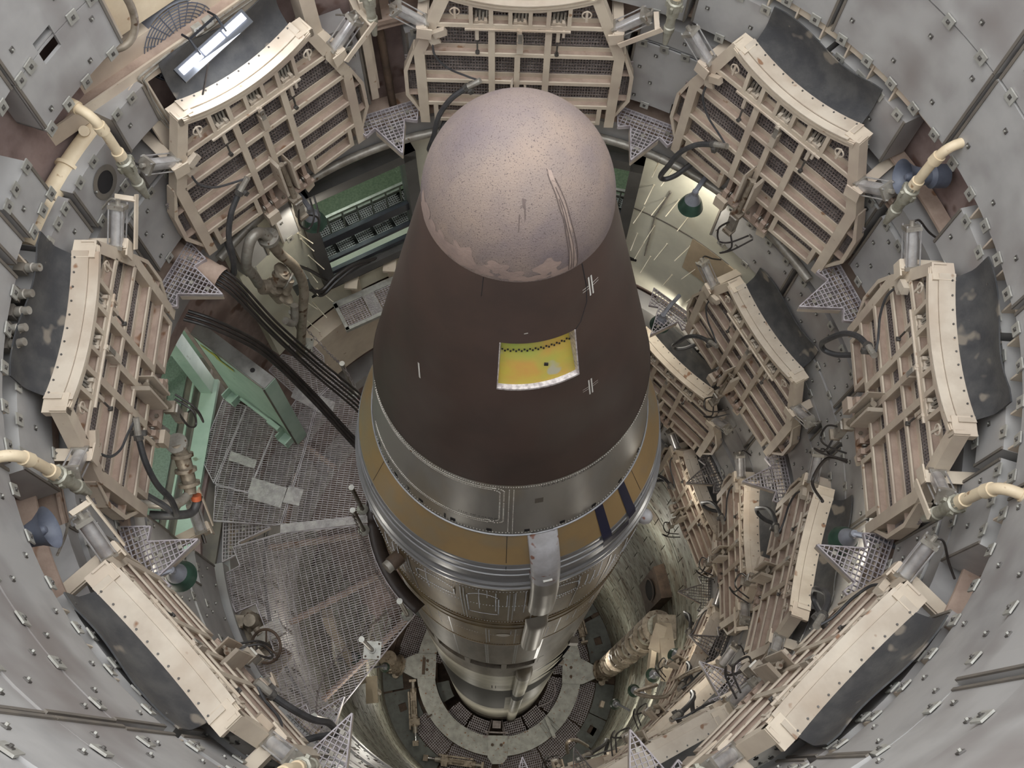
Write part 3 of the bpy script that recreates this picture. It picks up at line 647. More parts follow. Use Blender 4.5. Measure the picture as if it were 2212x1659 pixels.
b = MB(); c = V(F(62, -9.72, 0)); n = V((c.x, c.y, 0)).normalized(); t = V((n.y, -n.x, 0))
vs = []; fs = []
for i in range(7):
    for j in range(12):
        q = pi * i / 6; p = 2 * pi * j / 12; vs.append(c + n * (.03 + .1 * sin(q) * cos(p)) + t * .09 * sin(q) * sin(p) + V((0, 0, .11 * cos(q))))
fs = [(i * 12 + j, i * 12 + (j + 1) % 12, (i + 1) * 12 + (j + 1) % 12, (i + 1) * 12 + j) for i in range(6) for j in range(12)]
b.add(vs, fs); mpart(b, 'side_blister', FAIR)
b = MB(); c = V(F(58, -23.0, 0)); b.obox(c + V((.05, -.02, 0)), (.06, 0, 0), (0, .05, 0), (0, 0, .12)); c = V(F(52, -17.9, 0)); b.obox(c + V((.05, -.03, 0)), (.08, 0, 0), (0, .06, 0), (0, 0, .2)); mpart(b, 'side_bracket', TANKG)
# ------------------------------------------------------------------ folding work platforms
DP = 3.44
def topz(x): return 1.71 + 1.9 - sqrt(1.9 * 1.9 - x * x)
def Yp(x, z, y): return (x, y, z)
def outline_z(x):
    x = abs(x)
    if x < .66: return topz(x) - .03
    if x < 1.05: return 1.85 - (x - .66) * (1.85 - 1.05) / (1.05 - .66)
    return 1.05
def work_platform():
    root = empty('work_platform')
    for s in (-1, 1):
        b = MB(); poly = [(s * .985, -.05), (s * 1.09, -.05), (s * 1.085, 1.085), (s * .755, 1.90), (s * .655, 1.87), (s * .975, 1.05)]
        b.prism(poly, Yp, 0, .018)
        b.prism([(s * 1.09, -.05), (s * 1.085, 1.085), (s * 1.07, 1.085), (s * 1.075, -.05)], Yp, .018, .115)
        b.prism([(s * 1.085, 1.085), (s * .755, 1.90), (s * .74, 1.895), (s * 1.07, 1.08)], Yp, .018, .125)
        b.prism([(s * .985, .1), (s * 1.0, .1), (s * 1.0, 1.05), (s * .985, 1.05)], Yp, .018, .10)
        b.build('side_beam', CREAM, root)
        b = MB(); b.box(s * .60 if s > 0 else -.765, .765 if s > 0 else -.60, .0, .19, 1.80, 1.885); b.build('end_block', CREAM, root)
    for h, hw in ((.28, .985), (.65, .985), (1.06, .985), (1.46, .83)):
        b = MB(); b.box(-hw, hw, 0, .016, h - .022, h + .024); b.m = 1; b.box(-hw, hw, .016, .105, h - .022, h - .008); b.m = 0; b.box(-hw, hw, .093, .105, h - .008, h + .045)
        b.build('cross_beam', [CREAM, DUSTY], root)
    for x, z0, z1, wd in ((-.285, .28, 1.46, .034), (.285, .28, 1.46, .034), (-.02, .28, 1.06, .03), (-.486, 1.46, topz(.486), .02), (.48, 1.46, topz(.48), .02), (-.29, 1.46, topz(.29), .022), (.275, 1.46, topz(.275), .022), (-.10, 1.46, topz(.1), .02), (.097, 1.46, topz(.1), .02)):
        b = MB(); b.box(x - wd, x + wd, -.002, .012, z0, z1); b.box(x - .008, x + .008, .012, .105, z0, z1); b.build('upright', CREAM, root)
    # curved inner edge
    n = 16; xs = [-.72 + 1.44 * k / n for k in range(n + 1)]
    b = MB()
    for (dz0, dz1, y0, y1) in ((-.055, -.005, -.004, .014), (-.005, .02, -.02, .0), (.02, .035, -.012, .09)):
        vs = [(x, y, topz(x) + dz) for x in xs for (y, dz) in ((y0, dz0), (y1, dz0), (y1, dz1), (y0, dz1))]
        b.add(vs, [(4 * j + k, 4 * j + (k + 1) % 4, 4 * j + 4 + (k + 1) % 4, 4 * j + 4 + k) for j in range(n) for k in range(4)] + [(3, 2, 1, 0), (4 * n, 4 * n + 1, 4 * n + 2, 4 * n + 3)])
    b.build('curved_rim', CREAM, root)
    xs = [-.655 + 1.31 * k / n for k in range(n + 1)]; b = MB()
    for (y0, y1, dz, th) in ((-.03, .05, .045, .012), (.05, .19, .062, .012)):
        vs = [(x, y, topz(x) + d) for x in xs for (y, d) in ((y0, dz), (y1, dz), (y1, dz + th), (y0, dz + th))]
        b.add(vs, [(4 * j + k, 4 * j + (k + 1) % 4, 4 * j + 4 + (k + 1) % 4, 4 * j + 4 + k) for j in range(n) for k in range(4)] + [(3, 2, 1, 0), (4 * n, 4 * n + 1, 4 * n + 2, 4 * n + 3)])
    lp = b.build('edge_plate', LIP, root)
    b = MB()
    for k in range(11):
        x = -.6 + 1.2 * k / 10; b.tube([(x, .16, topz(x) + .07), (x, .16, topz(x) + .082)], .009, 6)
    b.build('edge_bolts', BOLT, lp)['kind'] = 'stuff'
    # rubber seal standing up behind the edge plate
    b = MB(); nx, ny = 20, 8; rr = random.Random(11); ph = [rr.uniform(0, 6) for _ in range(4)]
    for t in (0, 1):
        for i in range(nx + 1):
            x = -.63 + 1.26 * i / nx
            for j in range(ny + 1):
                v = j / ny; y = .175 + .12 * v + .05 * sin(pi * v) + .012 * sin(6 * x + ph[0]) * v; z = topz(x) + .055 + v * (.44 + .03 * sin(5 * x + ph[1]) - .06 * (abs(x) / .63) ** 3)
                y = min(y, sqrt(3.78 ** 2 - x * x) - DP - .016) ; b.v.append((x * (1 - .02 * v), y + t * .012, z))
    m = (nx + 1) * (ny + 1); q = lambda i, j, t: t * m + i * (ny + 1) + j
    for i in range(nx):
        for j in range(ny): b.f += [(q(i, j, 0), q(i + 1, j, 0), q(i + 1, j + 1, 0), q(i, j + 1, 0)), (q(i, j, 1), q(i, j + 1, 1), q(i + 1, j + 1, 1), q(i + 1, j, 1))]
        b.f += [(q(i, ny, 0), q(i + 1, ny, 0), q(i + 1, ny, 1), q(i, ny, 1)), (q(i, 0, 1), q(i + 1, 0, 1), q(i + 1, 0, 0), q(i, 0, 0))]
    for j in range(ny): b.f += [(q(0, j, 0), q(0, j + 1, 0), q(0, j + 1, 1), q(0, j, 1)), (q(nx, j, 1), q(nx, j + 1, 1), q(nx, j + 1, 0), q(nx, j, 0))]
    b.i = [0] * len(b.f); b.build('rubber_seal', RUB, root, True)
    # deck grating on the far face
    b = MB(); y0, y1 = .107, .135
    x = -1.04
    while x < 1.05:
        z0 = .02 if abs(x) > .36 and abs(x) < .94 else .27
        b.box(x - .0048, x + .0048, y0, y1, z0, outline_z(x) - .02); x += .0305
    z = .04
    while z < 1.76:
        hw = 1.04 if z < 1.05 else 1.05 - (z - 1.05) * .39 / .8
        if z < .27: b.box(-.93, -.36, y0, y0 + .018, z - .006, z + .006); b.box(.36, .93, y0, y0 + .018, z - .006, z + .006)
        else: b.box(-hw, hw, y0, y0 + .018, z - .006, z + .006)
        z += .047
    for s in (-1, 1):
        for k in range(4): b.box(s * (1.10 + .028 * k) - .004, s * (1.10 + .028 * k) + .004, y0, y1, .14 + .06 * k, 1.05 - .09 * k)
        for k in range(24): b.box(min(s * 1.09, s * 1.2), max(s * 1.09, s * 1.2), y0, y0 + .018, .3 + .03 * k - .1, .3 + .03 * k + .007 - .1)
    b.build('deck_grating', GRATED, root)['kind'] = 'stuff'
    for s in (-1, 1):
        b = MB(); pl = [(1.09, 1.10), (1.215, .77), (1.225, .38), (1.09, .10)]
        for (xa, za), (xb, zb) in zip(pl, pl[1:]):
            b.prism([(s * xa, za), (s * xb, zb), (s * (xb - .014), zb), (s * (xa - .014), za)], Yp, .03, .14)
        b.prism([(s * x, z) for x, z in pl] + [(s * (x - .02), z) for x, z in ((1.09, .125), (1.205, .39), (1.195, .76), (1.09, 1.07))], Yp, .02, .035)
        b.m = 1
        for z in (.77, .38): b.box(min(s * 1.075, s * 1.205), max(s * 1.075, s * 1.205), .035, .108, z - .006, z + .006)
        b.build('side_wing', [CREAM, DUSTY], root)
        b = MB(); x0, x1 = sorted((s * .36, s * .93))
        b.box(x0, x1, 0, .015, -.01, .035); b.box(x0, x0 + .05, 0, .015, .035, .26); b.box(x1 - .05, x1, 0, .015, .035, .26); b.m = 1; b.box(x0, x1, .015, .105, -.01, .005); b.m = 0
        b.box(x0, x0 + .012, .015, .105, -.01, .26); b.box(x1 - .012, x1, .015, .105, -.01, .26); b.box(x0, x1, .093, .105, .005, .05)
        b.build('foot_frame', [CREAM, DUSTY], root)
        b = MB(); c = V((s * .64, -.012, 1.66)); b.tube(arcpts(c, .045, 0, 360, 14), .008, 6); b.bar(c + V((0, 0, .05)), c + V((0, -.01, -.075)), .022, .02, (0, 1, 0)); b.build('pull_ring', LIP, root)
        b = MB(); x = s * .31 - .12 * (s < 0) + .07 * (s > 0); b.box(x - .018, x + .018, -.01, .03, 1.28, 1.43); b.m = 1; b.cyl((x, .01, 1.28), (x, .01, 1.10), .010, 6); b.cyl((x - .0, -.006, 1.09), (x, .026, 1.09), .022, 8); b.build('locking_rod', [LIP, BOLT], root)
    # three toggle latches in the top bays
    for x in (-.388, -.002, .378):
        b = MB(); b.box(x - .075, x + .075, .02, .10, 1.475, 1.50); b.m = 1
        for k in range(4): xx = x - .054 + .036 * k; b.cyl((xx, .045, 1.50), (xx * 1 + .006, .06, 1.60 + .02 * (k % 2)), .013, 6)
        b.m = 0; b.box(x - .062, x - .03, .0, .05, 1.5, 1.53); b.box(x + .03, x + .062, .0, .05, 1.5, 1.53); b.m = 2; b.box(x - .055, x + .055, .07, .10, 1.52, topz(x) - .06); b.build('toggle_latch', [LIP, ZINC, BOLT], root)
    b = MB(); b.box(-.03, .035, -.03, .05, 1.12, 1.30); b.box(-.012, .018, -.03, .03, 1.30, 1.43); b.m = 1; b.box(-.02, .026, -.036, -.03, 1.27, 1.40); b.build('lift_handle', [LIP, ZINC], root)
    b = MB(); b.box(-.55, .5, -.018, .0, 1.415, 1.435); b.box(-.03, .0, -.025, .0, 1.38, 1.44); b.box(.42, .445, -.025, 0, 1.36, 1.44); b.build('pull_bar', LIP, root)
    # hinge block and its lugs
    b = MB(); b.m = 1; b.box(-.34, .34, .0, .30, -.115, -.085); b.m = 0; b.prism([(-.34, -.085), (-.22, -.085), (-.22, -.24), (-.30, -.28), (-.34, -.24)], Yp, .04, .07); b.prism([(.20, -.085), (.34, -.085), (.34, -.24), (.24, -.28)], Yp, .04, .07); b.box(-.34, -.20, -.05, .02, -.24, -.085)
    hb = b.build('hinge_bracket', [CREAM, DUSTY], root)
    for x in (-.27, -.17, .16, .27):
        b = MB(); b.prism([(x - .03, -.09), (x + .03, -.09), (x + .03, .02), (x - .03, .02)], Yp, .0, .15); b.prism([(x - .024, .02), (x + .024, .02), (x + .024, .27), (x - .024, .27)], Yp, .04, .13); b.m = 1; b.cyl((x - .045, .06, -.03), (x + .045, .06, -.03), .028, 8); b.build('hinge_lug', [DUSTY, ZINC], root)
    b = MB()
    for x in (-.32, -.06, .05, .31):
        for y in (.05, .24): b.tube([(x, y, -.085), (x, y, -.065)], .022, 6)
    b.build('hinge_bolts', MACH, hb)['kind'] = 'stuff'
    # lifting actuator
    b = MB(); b.prism([(-.085, .66), (-.06, .70), (-.06, .16), (-.085, .16)], Yp, -.14, .03); b.prism([(.06, .64), (.085, .60), (.085, .16), (.06, .16)], Yp, -.14, .03); b.prism([(-.06, .18), (.06, .18), (.06, .22), (-.06, .22)], Yp, -.02, .03); b.m = 1
    b.cyl((0, -.06, .58), (0, -.10, -.02), .032, 10); b.cyl((-.06, -.06, .56), (.06, -.06, .56), .02, 8); b.m = 2; b.obox((0, -.115, -.16), (.045, 0, 0), (0, .04, .004), (0, -.012, .15)); b.m = 1; b.obox((0, -.1, .0), (.06, 0, 0), (0, .05, 0), (0, 0, .03)); b.obox((0, -.13, -.3), (.055, 0, 0), (0, .05, 0), (0, 0, .02))
    ac = b.build('actuator', [LIP, MACH, ZINC], root, False)
    b = MB(); b.tube(spline([(.03, -.14, -.30), (.14, -.2, -.42), (.06, -.25, -.58), (.16, -.2, -.45), (.26, -.02, -.30)]), .011, 6); b.tube(spline([(-.02, -.15, -.12), (-.09, -.2, -.3), (-.02, -.22, -.45), (.10, -.2, -.36), (.2, -.03, -.28)]), .011, 6); b.build('hydraulic_line', CABLE, ac, True)
    # electrical feed
    b = MB(); b.obox((-.80, -.02, 1.38), (.06, 0, .03), (0, .03, 0), (-.016, 0, .035)); b.obox((-.86, -.015, 1.27), (.05, 0, .02), (0, .015, 0), (-.018, 0, .045)); b.build('junction_box', LIP, root)
    b = MB(); b.tube(spline([(-.88, -.02, 1.22), (-.86, -.05, 1.08), (-.74, -.06, .92), (-.56, -.05, .80), (-.42, -.08, .77)]), .012, 6); b.build('feed_cable', HOSE, root, True)
    b = MB(); b.cyl((-.40, -.09, .78), (-.53, -.1, .69), .032, 10); b.m = 1; b.cyl((-.53, -.1, .69), (-.56, -.1, .66), .045, 8); b.obox((-.50, -.09, .66), (.012, 0, -.02), (0, .07, 0), (.02, 0, .012)); b.build('cable_gland', [ZINC, BOLT], root)
    b = MB(); b.tube(spline([(-.55, -.1, .67), (-.72, -.13, .52), (-.86, -.17, .28), (-.93, -.22, .0), (-1.0, -.2, -.27), (-.97, -.14, -.36), (-.90, -.04, -.30), (-.84, .08, -.16), (-.80, .14, -.08)]), .030, 8); b.build('feed_hose', HOSE, root, True)
    return root
def place(root, az, z, label, group, d=DP, tilt=0.0):
    root.location = P(az, d, z); root.rotation_euler = (tilt, 0, -RAD(az)); root.rotation_mode = 'XYZ'
    if tilt: root.rotation_euler = (Matrix.Rotation(-RAD(az), 3, 'Z') @ Matrix.Rotation(tilt, 3, 'X')).to_euler()
    tag(root, label, 'platform', group)
wp0 = work_platform()
G1 = 'folded work platforms of the uppermost ring'; G2 = 'folded work platforms of the second ring'; G3 = 'folded work platforms of the third ring'; G4 = 'folded work platforms of the fourth ring'
LV = [(-1.0, -8.68, 'cream steel work platform folded upright directly behind the missile nose', G1),
      (45.3, -8.68, 'cream folded work platform right of the nose with bell lamp and white wall beneath', G1),
      (90.9, -8.66, 'folded work platform with mottled black seal at far right of uppermost ring', G1),
      (136.2, -8.66, 'folded work platform with rust-speckled edge plate in the lower right corner, uppermost ring', G1),
      (-138.2, -8.68, 'folded work platform with soiled edge plate and worn seal in the lower left corner', G1),
      (-93.0, -8.68, 'folded work platform with plain grey rubber seal at far left, beside the green door', G1),
      (-46.6, -8.68, 'folded work platform under the lit LED fixture at upper left', G1),
      (60.5, -12.1, 'second-ring folded platform right of the dark cone, below the bare white wall', G2),
      (106.0, -12.05, 'second-ring folded platform with lamp-lit yellowish edge plate, beneath the far right platform', G2),
      (150.8, -12.05, 'second-ring folded platform at the bottom edge, below the rust-speckled lower right platform', G2),
      (45.4, -14.9, 'third-ring folded platform half hidden by the gold skirt of the missile', G3),
      (91.3, -14.9, 'third-ring folded platform with stained yellowish edge plate right of the letter U', G3),
      (136.5, -14.9, 'third-ring folded platform low at lower right, above the bell lamps', G3),
      (70.7, -17.15, 'fourth-ring folded platform, dark and rusty, right of the missile blister', G4),
      (116.0, -17.1, 'fourth-ring folded platform with bright narrow edge plate near the umbilical duct', G4),
      (162.0, -17.1, 'fourth-ring folded platform at bottom centre right, seen edge on', G4)]
PLT = []
for i, (az, z, lab, g) in enumerate(LV):
    o = wp0 if i == 0 else copy_tree(wp0)
    place(o, az, z, lab, g); PLT.append(o)
# ------------------------------------------------------------------ latch cylinders on wall brackets
def latch_cylinder(s, guard):
    root = empty('latch_cylinder'); h = V((s * .955, .03, 1.445)); t = V((s * 1.215, -.04, 1.715)); d = (t - h).normalized(); sd = d.cross(V((0, 1, 0))).normalized(); u = d.cross(sd)
    b = MB(); b.cyl(h + d * .03, t - d * .03, .056, 18); b.build('barrel', STEEL, root, True)
    for c in (h + d * .015, t - d * .015):
        b = MB(); b.obox(c, d * .018, sd * .068, u * .068); b.build('end_cap', ZINC, root)
    for i in (-1, 1):
        for j in (-1, 1):
            b = MB(); b.cyl(h + sd * i * .058 + u * j * .058, t + d * .02 + sd * i * .058 + u * j * .058, .007, 6); b.build('tie_rod', STEEL, root)
    b = MB(); b.cyl(h, h - d * .16, .024, 10); b.build('piston_rod', CHROME, root, True)
    b = MB(); b.cyl(t, t + d * .05 , .022, 8); b.build('port_plug', ZINC, root)
    b = MB(); x = s * .925
    b.bar((x, .60, 1.40), (x, -.07, 1.40), .022, .13); b.bar((x + s * .05, .60, 1.475), (x + s * .05, -.07, 1.475), .1, .016); b.bar((x + s * .05, .60, 1.33), (x + s * .05, .12, 1.33), .1, .016); b.bar((x - s * .05, -.07, 1.40), (x + s * .10, -.07, 1.42), .016, .13)
    br = b.build('bracket_arm', CREAM, root)
    if guard:
        b = MB(); b.bar((x + s * .06, -.10, 1.36), (s * 1.36, -.16, 1.66), .016, .055); b.bar((s * 1.32, -.15, 1.64), (s * 1.30, .0, 1.72), .05, .016); b.build('guard_strip', CREAM, br)
    b = MB(); b.tube(spline([t + d * .03, t + V((s * .05, .06, .02)), t + V((s * .03, .2, -.12)), t + V((0, .33, -.2))]), .010, 6); b.build('air_line', ZINC if s > 0 else CABLE, root, True)
    return root
lc = {1: latch_cylinder(1, True), -1: latch_cylinder(-1, False), 2: latch_cylinder(1, False)}
used = set()
WHERE = {0: 'behind the nose', 1: 'right of the nose', 2: 'at far right', 3: 'in the lower right corner', 4: 'in the lower left corner', 5: 'at far left', 6: 'under the LED fixture',
         7: 'right of the dark cone', 8: 'below the far right one', 9: 'at the bottom right edge', 10: 'by the gold skirt', 11: 'right of letter U', 12: 'above the bell lamps', 13: 'beside the white blister', 14: 'near the segmented duct', 15: 'at bottom centre'}
LCY = {}
for i, (az, z, lab, g) in enumerate(LV):
    for s in (-1, 1):
        k = s if s < 0 else (2 if i in (1, 7, 8, 10, 12, 14) else 1)
        o = lc[k] if k not in used else copy_tree(lc[k]); used.add(k)
        o.location = P(az, DP, z); o.rotation_euler = (0, 0, -RAD(az)); LCY[(i, s)] = o
        tag(o, 'steel latch cylinder at the %s upper corner of the platform %s' % ('clockwise' if s > 0 else 'anticlockwise', WHERE[i]), 'cylinder', 'latch cylinders beside the folded platforms')
for s, k, lab in ((1, 1, 'steel latch cylinder with cream guard beside the large lowered deck, lower left'), (-1, -1, 'steel latch cylinder hidden behind the lower left platform')):
    o = copy_tree(lc[k]); o.location = P(-120.5, DP, -12.1); o.rotation_euler = (0, 0, RAD(120.5)); tag(o, lab, 'cylinder', 'latch cylinders beside the folded platforms')
# ------------------------------------------------------------------ spray nozzle pipes
def spray(elbow=True):
    root = empty('spray_pipe')
    b = MB(); b.tube(spline([(0, .52, .93), (0, .22, .92), (0, .11, .87), (0, .065, .76), (0, .05, .64), (0, .035, .34)], 6), .042, 12)
    pp = b.build('pipe', PIPE, root, True)
    b = MB(); 
    for p, q in (((0, .30, .925), (0, .22, .92)), ((0, .078, .80), (0, .062, .72)), ((0, .042, .47), (0, .036, .37))): b.cyl(p, q, .054, 14)
    b.build('elbow_collar', PIPE, pp, True)
    b = MB(); b.tube([(0, .036, .40), (0, .034, .36), (0, .034, .35), (0, .03, .27), (0, .03, .26), (0, .026, .19)], [.055, .055, .072, .072, .062, .062], 10)
    for k in range(4): a = pi * k / 2; b.obox((cos(a) * .075, .03 + sin(a) * .075, .30), (.014, 0, 0), (0, .014, 0), (0, 0, .03))
    b.build('union_nut', NOZ, root, True)
    b = MB(); b.tube([(0, .026, .19), (0, .02, .06), (0, .02, .05), (0, .018, .0), (0, .018, -.005), (0, .008, -.17), (0, .006, -.18)], [.048, .046, .056, .056, .048, .026, .012], 12); b.build('nozzle', NOZ, root, True)
    return root
sp0 = spray()
SPR = [(22.4, 'spray nozzle pipe above the gap between the top platform and the right of the nose'), (67.6, 'spray nozzle pipe beside the blue grey horn at upper right'), (112.5, 'cream elbowed spray nozzle pipe above the bell lamp at right edge'),
       (157.5, 'spray nozzle pipe at the bottom right edge'), (-159.5, 'white spray nozzle pipe at the bottom left edge beside grating'), (-114.0, 'cream elbowed spray nozzle pipe above the horn at left edge'), (-68.8, 'spray nozzle pipe branching off the thick cream riser at upper left'), (-24.4, 'spray nozzle pipe hanging at top left of the missile nose')]
for i, (a, lab) in enumerate(SPR):
    o = sp0 if i == 0 else copy_tree(sp0); o.location = P(a, 3.58, -7.05); o.rotation_euler = (0, 0, -RAD(a + 4)); tag(o, lab, 'pipe', 'spray nozzle pipes around the shaft')
DKG = mat('shaded_grating', (112, 104, 102), (88, 80, 78), 8, .55, metal=.15)  # darker copy of the grating for the deep rings, shade put into its colour
# ------------------------------------------------------------------ wedge gratings between platforms
def wedge(GR):
    root = empty('corner_grating'); poly = [(-.42, .22), (-.30, -.05), (-.175, .02), (0, -.41), (.175, .02), (.30, -.05), (.42, .22)]
    b = MB(); bars(b, poly, 0, .05, .03, .008, 0, .044); b.build('bar_grid', GR, root)['kind'] = 'stuff'
    b = MB()
    for k in range(7):
        p, q = poly[k], poly[(k + 1) % 7]; b.bar((p[0], p[1], -.022), (q[0], q[1], -.022), .012, .05)
    b.build('edge_bar', GR, root)
    b = MB(); b.bar((.0, -.40, -.08), (.17, .0, -.08), .012, .07); b.bar((0, -.40, -.08), (-.17, .0, -.08), .012, .07); b.bar((-.3, .15, -.08), (.3, .15, -.08), .03, .07); b.build('support_angle', LIP, root)
    for x, y in ((-.24, .10), (.24, .10), (0, -.05), (0, -.24)):
        b = MB(); b.box(x - .02, x + .02, y - .02, y + .02, -.03, .002); b.build('hold_down_clip', ZINC, root)
    b = MB(); b.bar((0, .06, -.06), (0, .15, -.24), .03, .05); b.build('brace', CREAM, root)
    return root
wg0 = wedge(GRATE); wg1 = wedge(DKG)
WD = [(22.4, -8.62, 'pointed corner grating just right of the missile nose tip'), (67.5, -8.62, 'pointed corner grating between the upper right and far right platforms'), (113.6, -8.62, 'open corner grating above the lamp-lit wall at lower right'), (158.6, -8.62, 'pale corner grating tip at the bottom right edge'),
      (-157.0, -8.62, 'pale corner grating at the bottom edge left of centre'), (-117.6, -8.62, 'open corner grating above green bell lamp at lower left'), (-70.4, -8.62, 'pointed corner grating above the cable duct at left'), (-24.2, -8.62, 'pointed corner grating just left of the missile nose'),
      (38.0, -12.1, 'corner grating beside the right flank of the dark cone above a lit lamp'), (83.0, -12.1, 'dark corner grating above the yellowish-edged second-ring platform'), (128.3, -12.1, 'lavender corner grating at lower right above crossed beams'), (174.0, -12.1, 'small corner grating tip at bottom centre right'), (-143.6, -12.25, 'corner grating carrying a stanchion base at lower left'), (-97.6, -12.5, 'corner grating between the two lowered decks at left'),
      (68.2, -14.9, 'dim corner grating right of the U lettering'), (113.3, -14.9, 'dark corner grating over the bright fourth-ring edge plate'), (158.5, -14.9, 'dark corner grating low between hoses at bottom right'), (93.5, -17.1, 'dark corner grating beside the square duct opening')]
for i, (a, z, lab) in enumerate(WD):
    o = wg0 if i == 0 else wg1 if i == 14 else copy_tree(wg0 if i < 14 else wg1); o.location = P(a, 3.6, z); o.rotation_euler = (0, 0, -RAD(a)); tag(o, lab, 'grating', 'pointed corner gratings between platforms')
# ------------------------------------------------------------------ bell lamps
def bell():
    root = empty('bell_lamp')
    b = MB(); b.tube([(0, 0, .02), (0, 0, .0), (0, 0, -.05)], [.036, .040, .036], 14); b.tube([(0, 0, .0), (0, .12, .06), (0, .38, .06)], .03, 8); b.build('neck', LAMPGREY, root, True)
    b = MB(); b.lathe([(.036, -.04), (.05, -.07), (.082, -.13), (.098, -.17)], 28); b.build('reflector_dome', LAMPGREY, root, True)
    b = MB(); b.lathe([(.096, -.165), (.108, -.18), (.135, -.25), (.146, -.30), (.150, -.305), (.144, -.305), (.132, -.25), (.09, -.175)], 28); b.build('bell_skirt', GREEN, root, True)
    b = MB(); b.lathe([(.0005, -.26), (.03, -.25), (.045, -.20), (.03, -.15)], 16); b.build('bulb', mat('lamp_bulb', (255, 238, 205), emit=8) if 'lamp_bulb' not in MATS else MATS['lamp_bulb'], root, True)
    return root
bl0 = bell()
BL = [(35.0, 3.52, -9.08, 'green bell lamp hanging under the platform right of the nose'), (-43.2, 3.52, -9.28, 'grey green bell lamp in front of the viewing window'), (108.5, 3.52, -8.78, 'dark green bell lamp at the right edge below the far right platform'), (-120, 3.52, -8.7, 'dark green bell lamp below the corner grating at lower left'),
      (37.5, 3.5, -12.0, 'green bell lamp half hidden behind the right flank of the cone'), (110.5, 3.5, -17.75, 'bell lamp highest of the four stacked at lower right'), (112.5, 3.5, -20.2, 'bell lamp second from the top of the four stacked at lower right'), (114.7, 3.5, -22.7, 'bell lamp third from the top of the four stacked at lower right'), (116.4, 3.5, -26.0, 'bell lamp lowest of the four stacked at lower right'),
      (-107.5, 3.5, -22.2, 'bell lamp below the lowered deck at bottom left'), (-99.2, 3.5, -29.3, 'bell lamp beside the jack strut at bottom left')]
for i, (a, r, z, lab) in enumerate(BL):
    o = bl0 if i == 0 else copy_tree(bl0); o.location = P(a, r, z); o.rotation_euler = (0, 0, -RAD(a)); tag(o, lab, 'lamp', 'green bell lamps')
    k = .6 if z > -13 else 1.2
    light('bell_or_fill_light', 'POINT', P(a, r, z - .33), LAMP_E * k, (1, .95, .84), None, .05)
# fill lights with no lamp body, added to brighten the lower shaft
for a, z, k in ((83, -12.8, .4), (128, -12.8, .4), (68, -15.6, .35), (113, -15.6, .35), (158, -15.6, .35), (93, -18.2, .4), (138, -18.2, .4), (-150, -12.9, .6), (-110, -16, .8), (60, -21, 1.2), (150, -21, 1.2), (-140, -19, 1.2), (90, -29.5, 1.2), (140, -30, 1.2), (-150, -30, 1.2), (-105, -31.5, 1.0), (180, -30, 1.2), (40, -30, 1.2), (-20, -30, 1.2)):
    light('bell_or_fill_light', 'POINT', P(a, 3.1, z), LAMP_E * k, (1, .95, .85), None, .12)
# ------------------------------------------------------------------ loudspeaker horns
def horn(label, p, q):
    root = empty('horn_loudspeaker', p); p, q = V(p), V(q); d = (q - p).normalized(); M = d.to_track_quat('Z', 'Y').to_matrix()
    def L(prof, nm, m): 
        b = MB(); b.lathe(prof, 30); b.v = [tuple(M @ V(v)) for v in b.v]; b.build(nm, m, root, True)
    L([(.06, -.42), (.105, -.40), (.105, -.27), (.07, -.24), (.075, -.18), (.10, -.08), (.15, .0), (.158, .004), (.15, -.003), (.095, -.085), (.065, -.19), (.0005, -.2)], 'flare', HORN)
    L([(.0005, -.02), (.025, -.025), (.036, -.05), (.05, -.12), (.062, -.19)], 'inner_cone', HORN)
    b = MB(); b.bar((-d * .34), (-d * .34 + V(P(math.degrees(math.atan2(p.x, p.y)), .3, -.08))), .05, .05); b.build('mount', ZINC, root)
    tag(root, label, 'loudspeaker', 'blue grey horn loudspeakers'); return root
horn('blue grey horn loudspeaker in the recess at upper right, showing its inner cone', P(65.0, 3.66, -6.78), P(62.0, 3.1, -6.72))
horn('blue grey horn loudspeaker at the left edge below the cream elbow', P(-121.0, 3.70, -6.50), P(-122, 3.1, -6.45))
# ------------------------------------------------------------------ lowered decks at the left
ZD = -12.35
def pin(az, r): return P(az, r, 0)[:2]
def deck(name, label, polys, edge, plates, flap, az):
    root = empty(name, (0, 0, ZD)); tag(root, label, 'platform', 'lowered grating decks around the missile')
    for poly, d in polys:
        b = MB(); bars(b, poly, 0, .030, .03, .0055, d, .075); b.build('deck_grating', GRATE, root)['kind'] = 'stuff'
        b = MB()
        for k in range(len(poly)):
            p, q = poly[k], poly[(k + 1) % len(poly)]; b.bar((p[0], p[1], -.02), (q[0], q[1], -.02), .010, .045)
        b.build('edge_bar', GRATE, root)
    for pl in plates:
        b = MB(); b.prism(pl, lambda x, y, z: (x, y, z), .004, .014); b.build('checker_plate', DIAM, root)
    b = MB()
    for p, q in edge: b.bar((p[0], p[1], -.12), (q[0], q[1], -.12), .05, .16)
    b.build('support_beam', DUSTY, root)
    if flap:
        a0, a1, r0, r1 = flap; b = MB(); n = 20; vs = []
        for j in range(n + 1):
            a = a0 + (a1 - a0) * j / n; vs += [P(a, r1, -.03), P(a, (r0 + r1) / 2, -.07), P(a, r0, -.14)]
        b.add(vs, [(3 * j + k, 3 * j + k + 1, 3 * j + 4 + k, 3 * j + 3 + k) for j in range(n) for k in (0, 1)]); fo = b.build('rubber_flap', RUBF, root, True)
        md = fo.modifiers.new('s', 'SOLIDIFY'); md.thickness = .012
    return root
RUBF = mat('brown_rubber_flap', (64, 54, 50), (76, 66, 60), 3, .5)
arcl = lambda a0, a1, r, n: [pin(a0 + (a1 - a0) * k / n, r) for k in range(n + 1)]
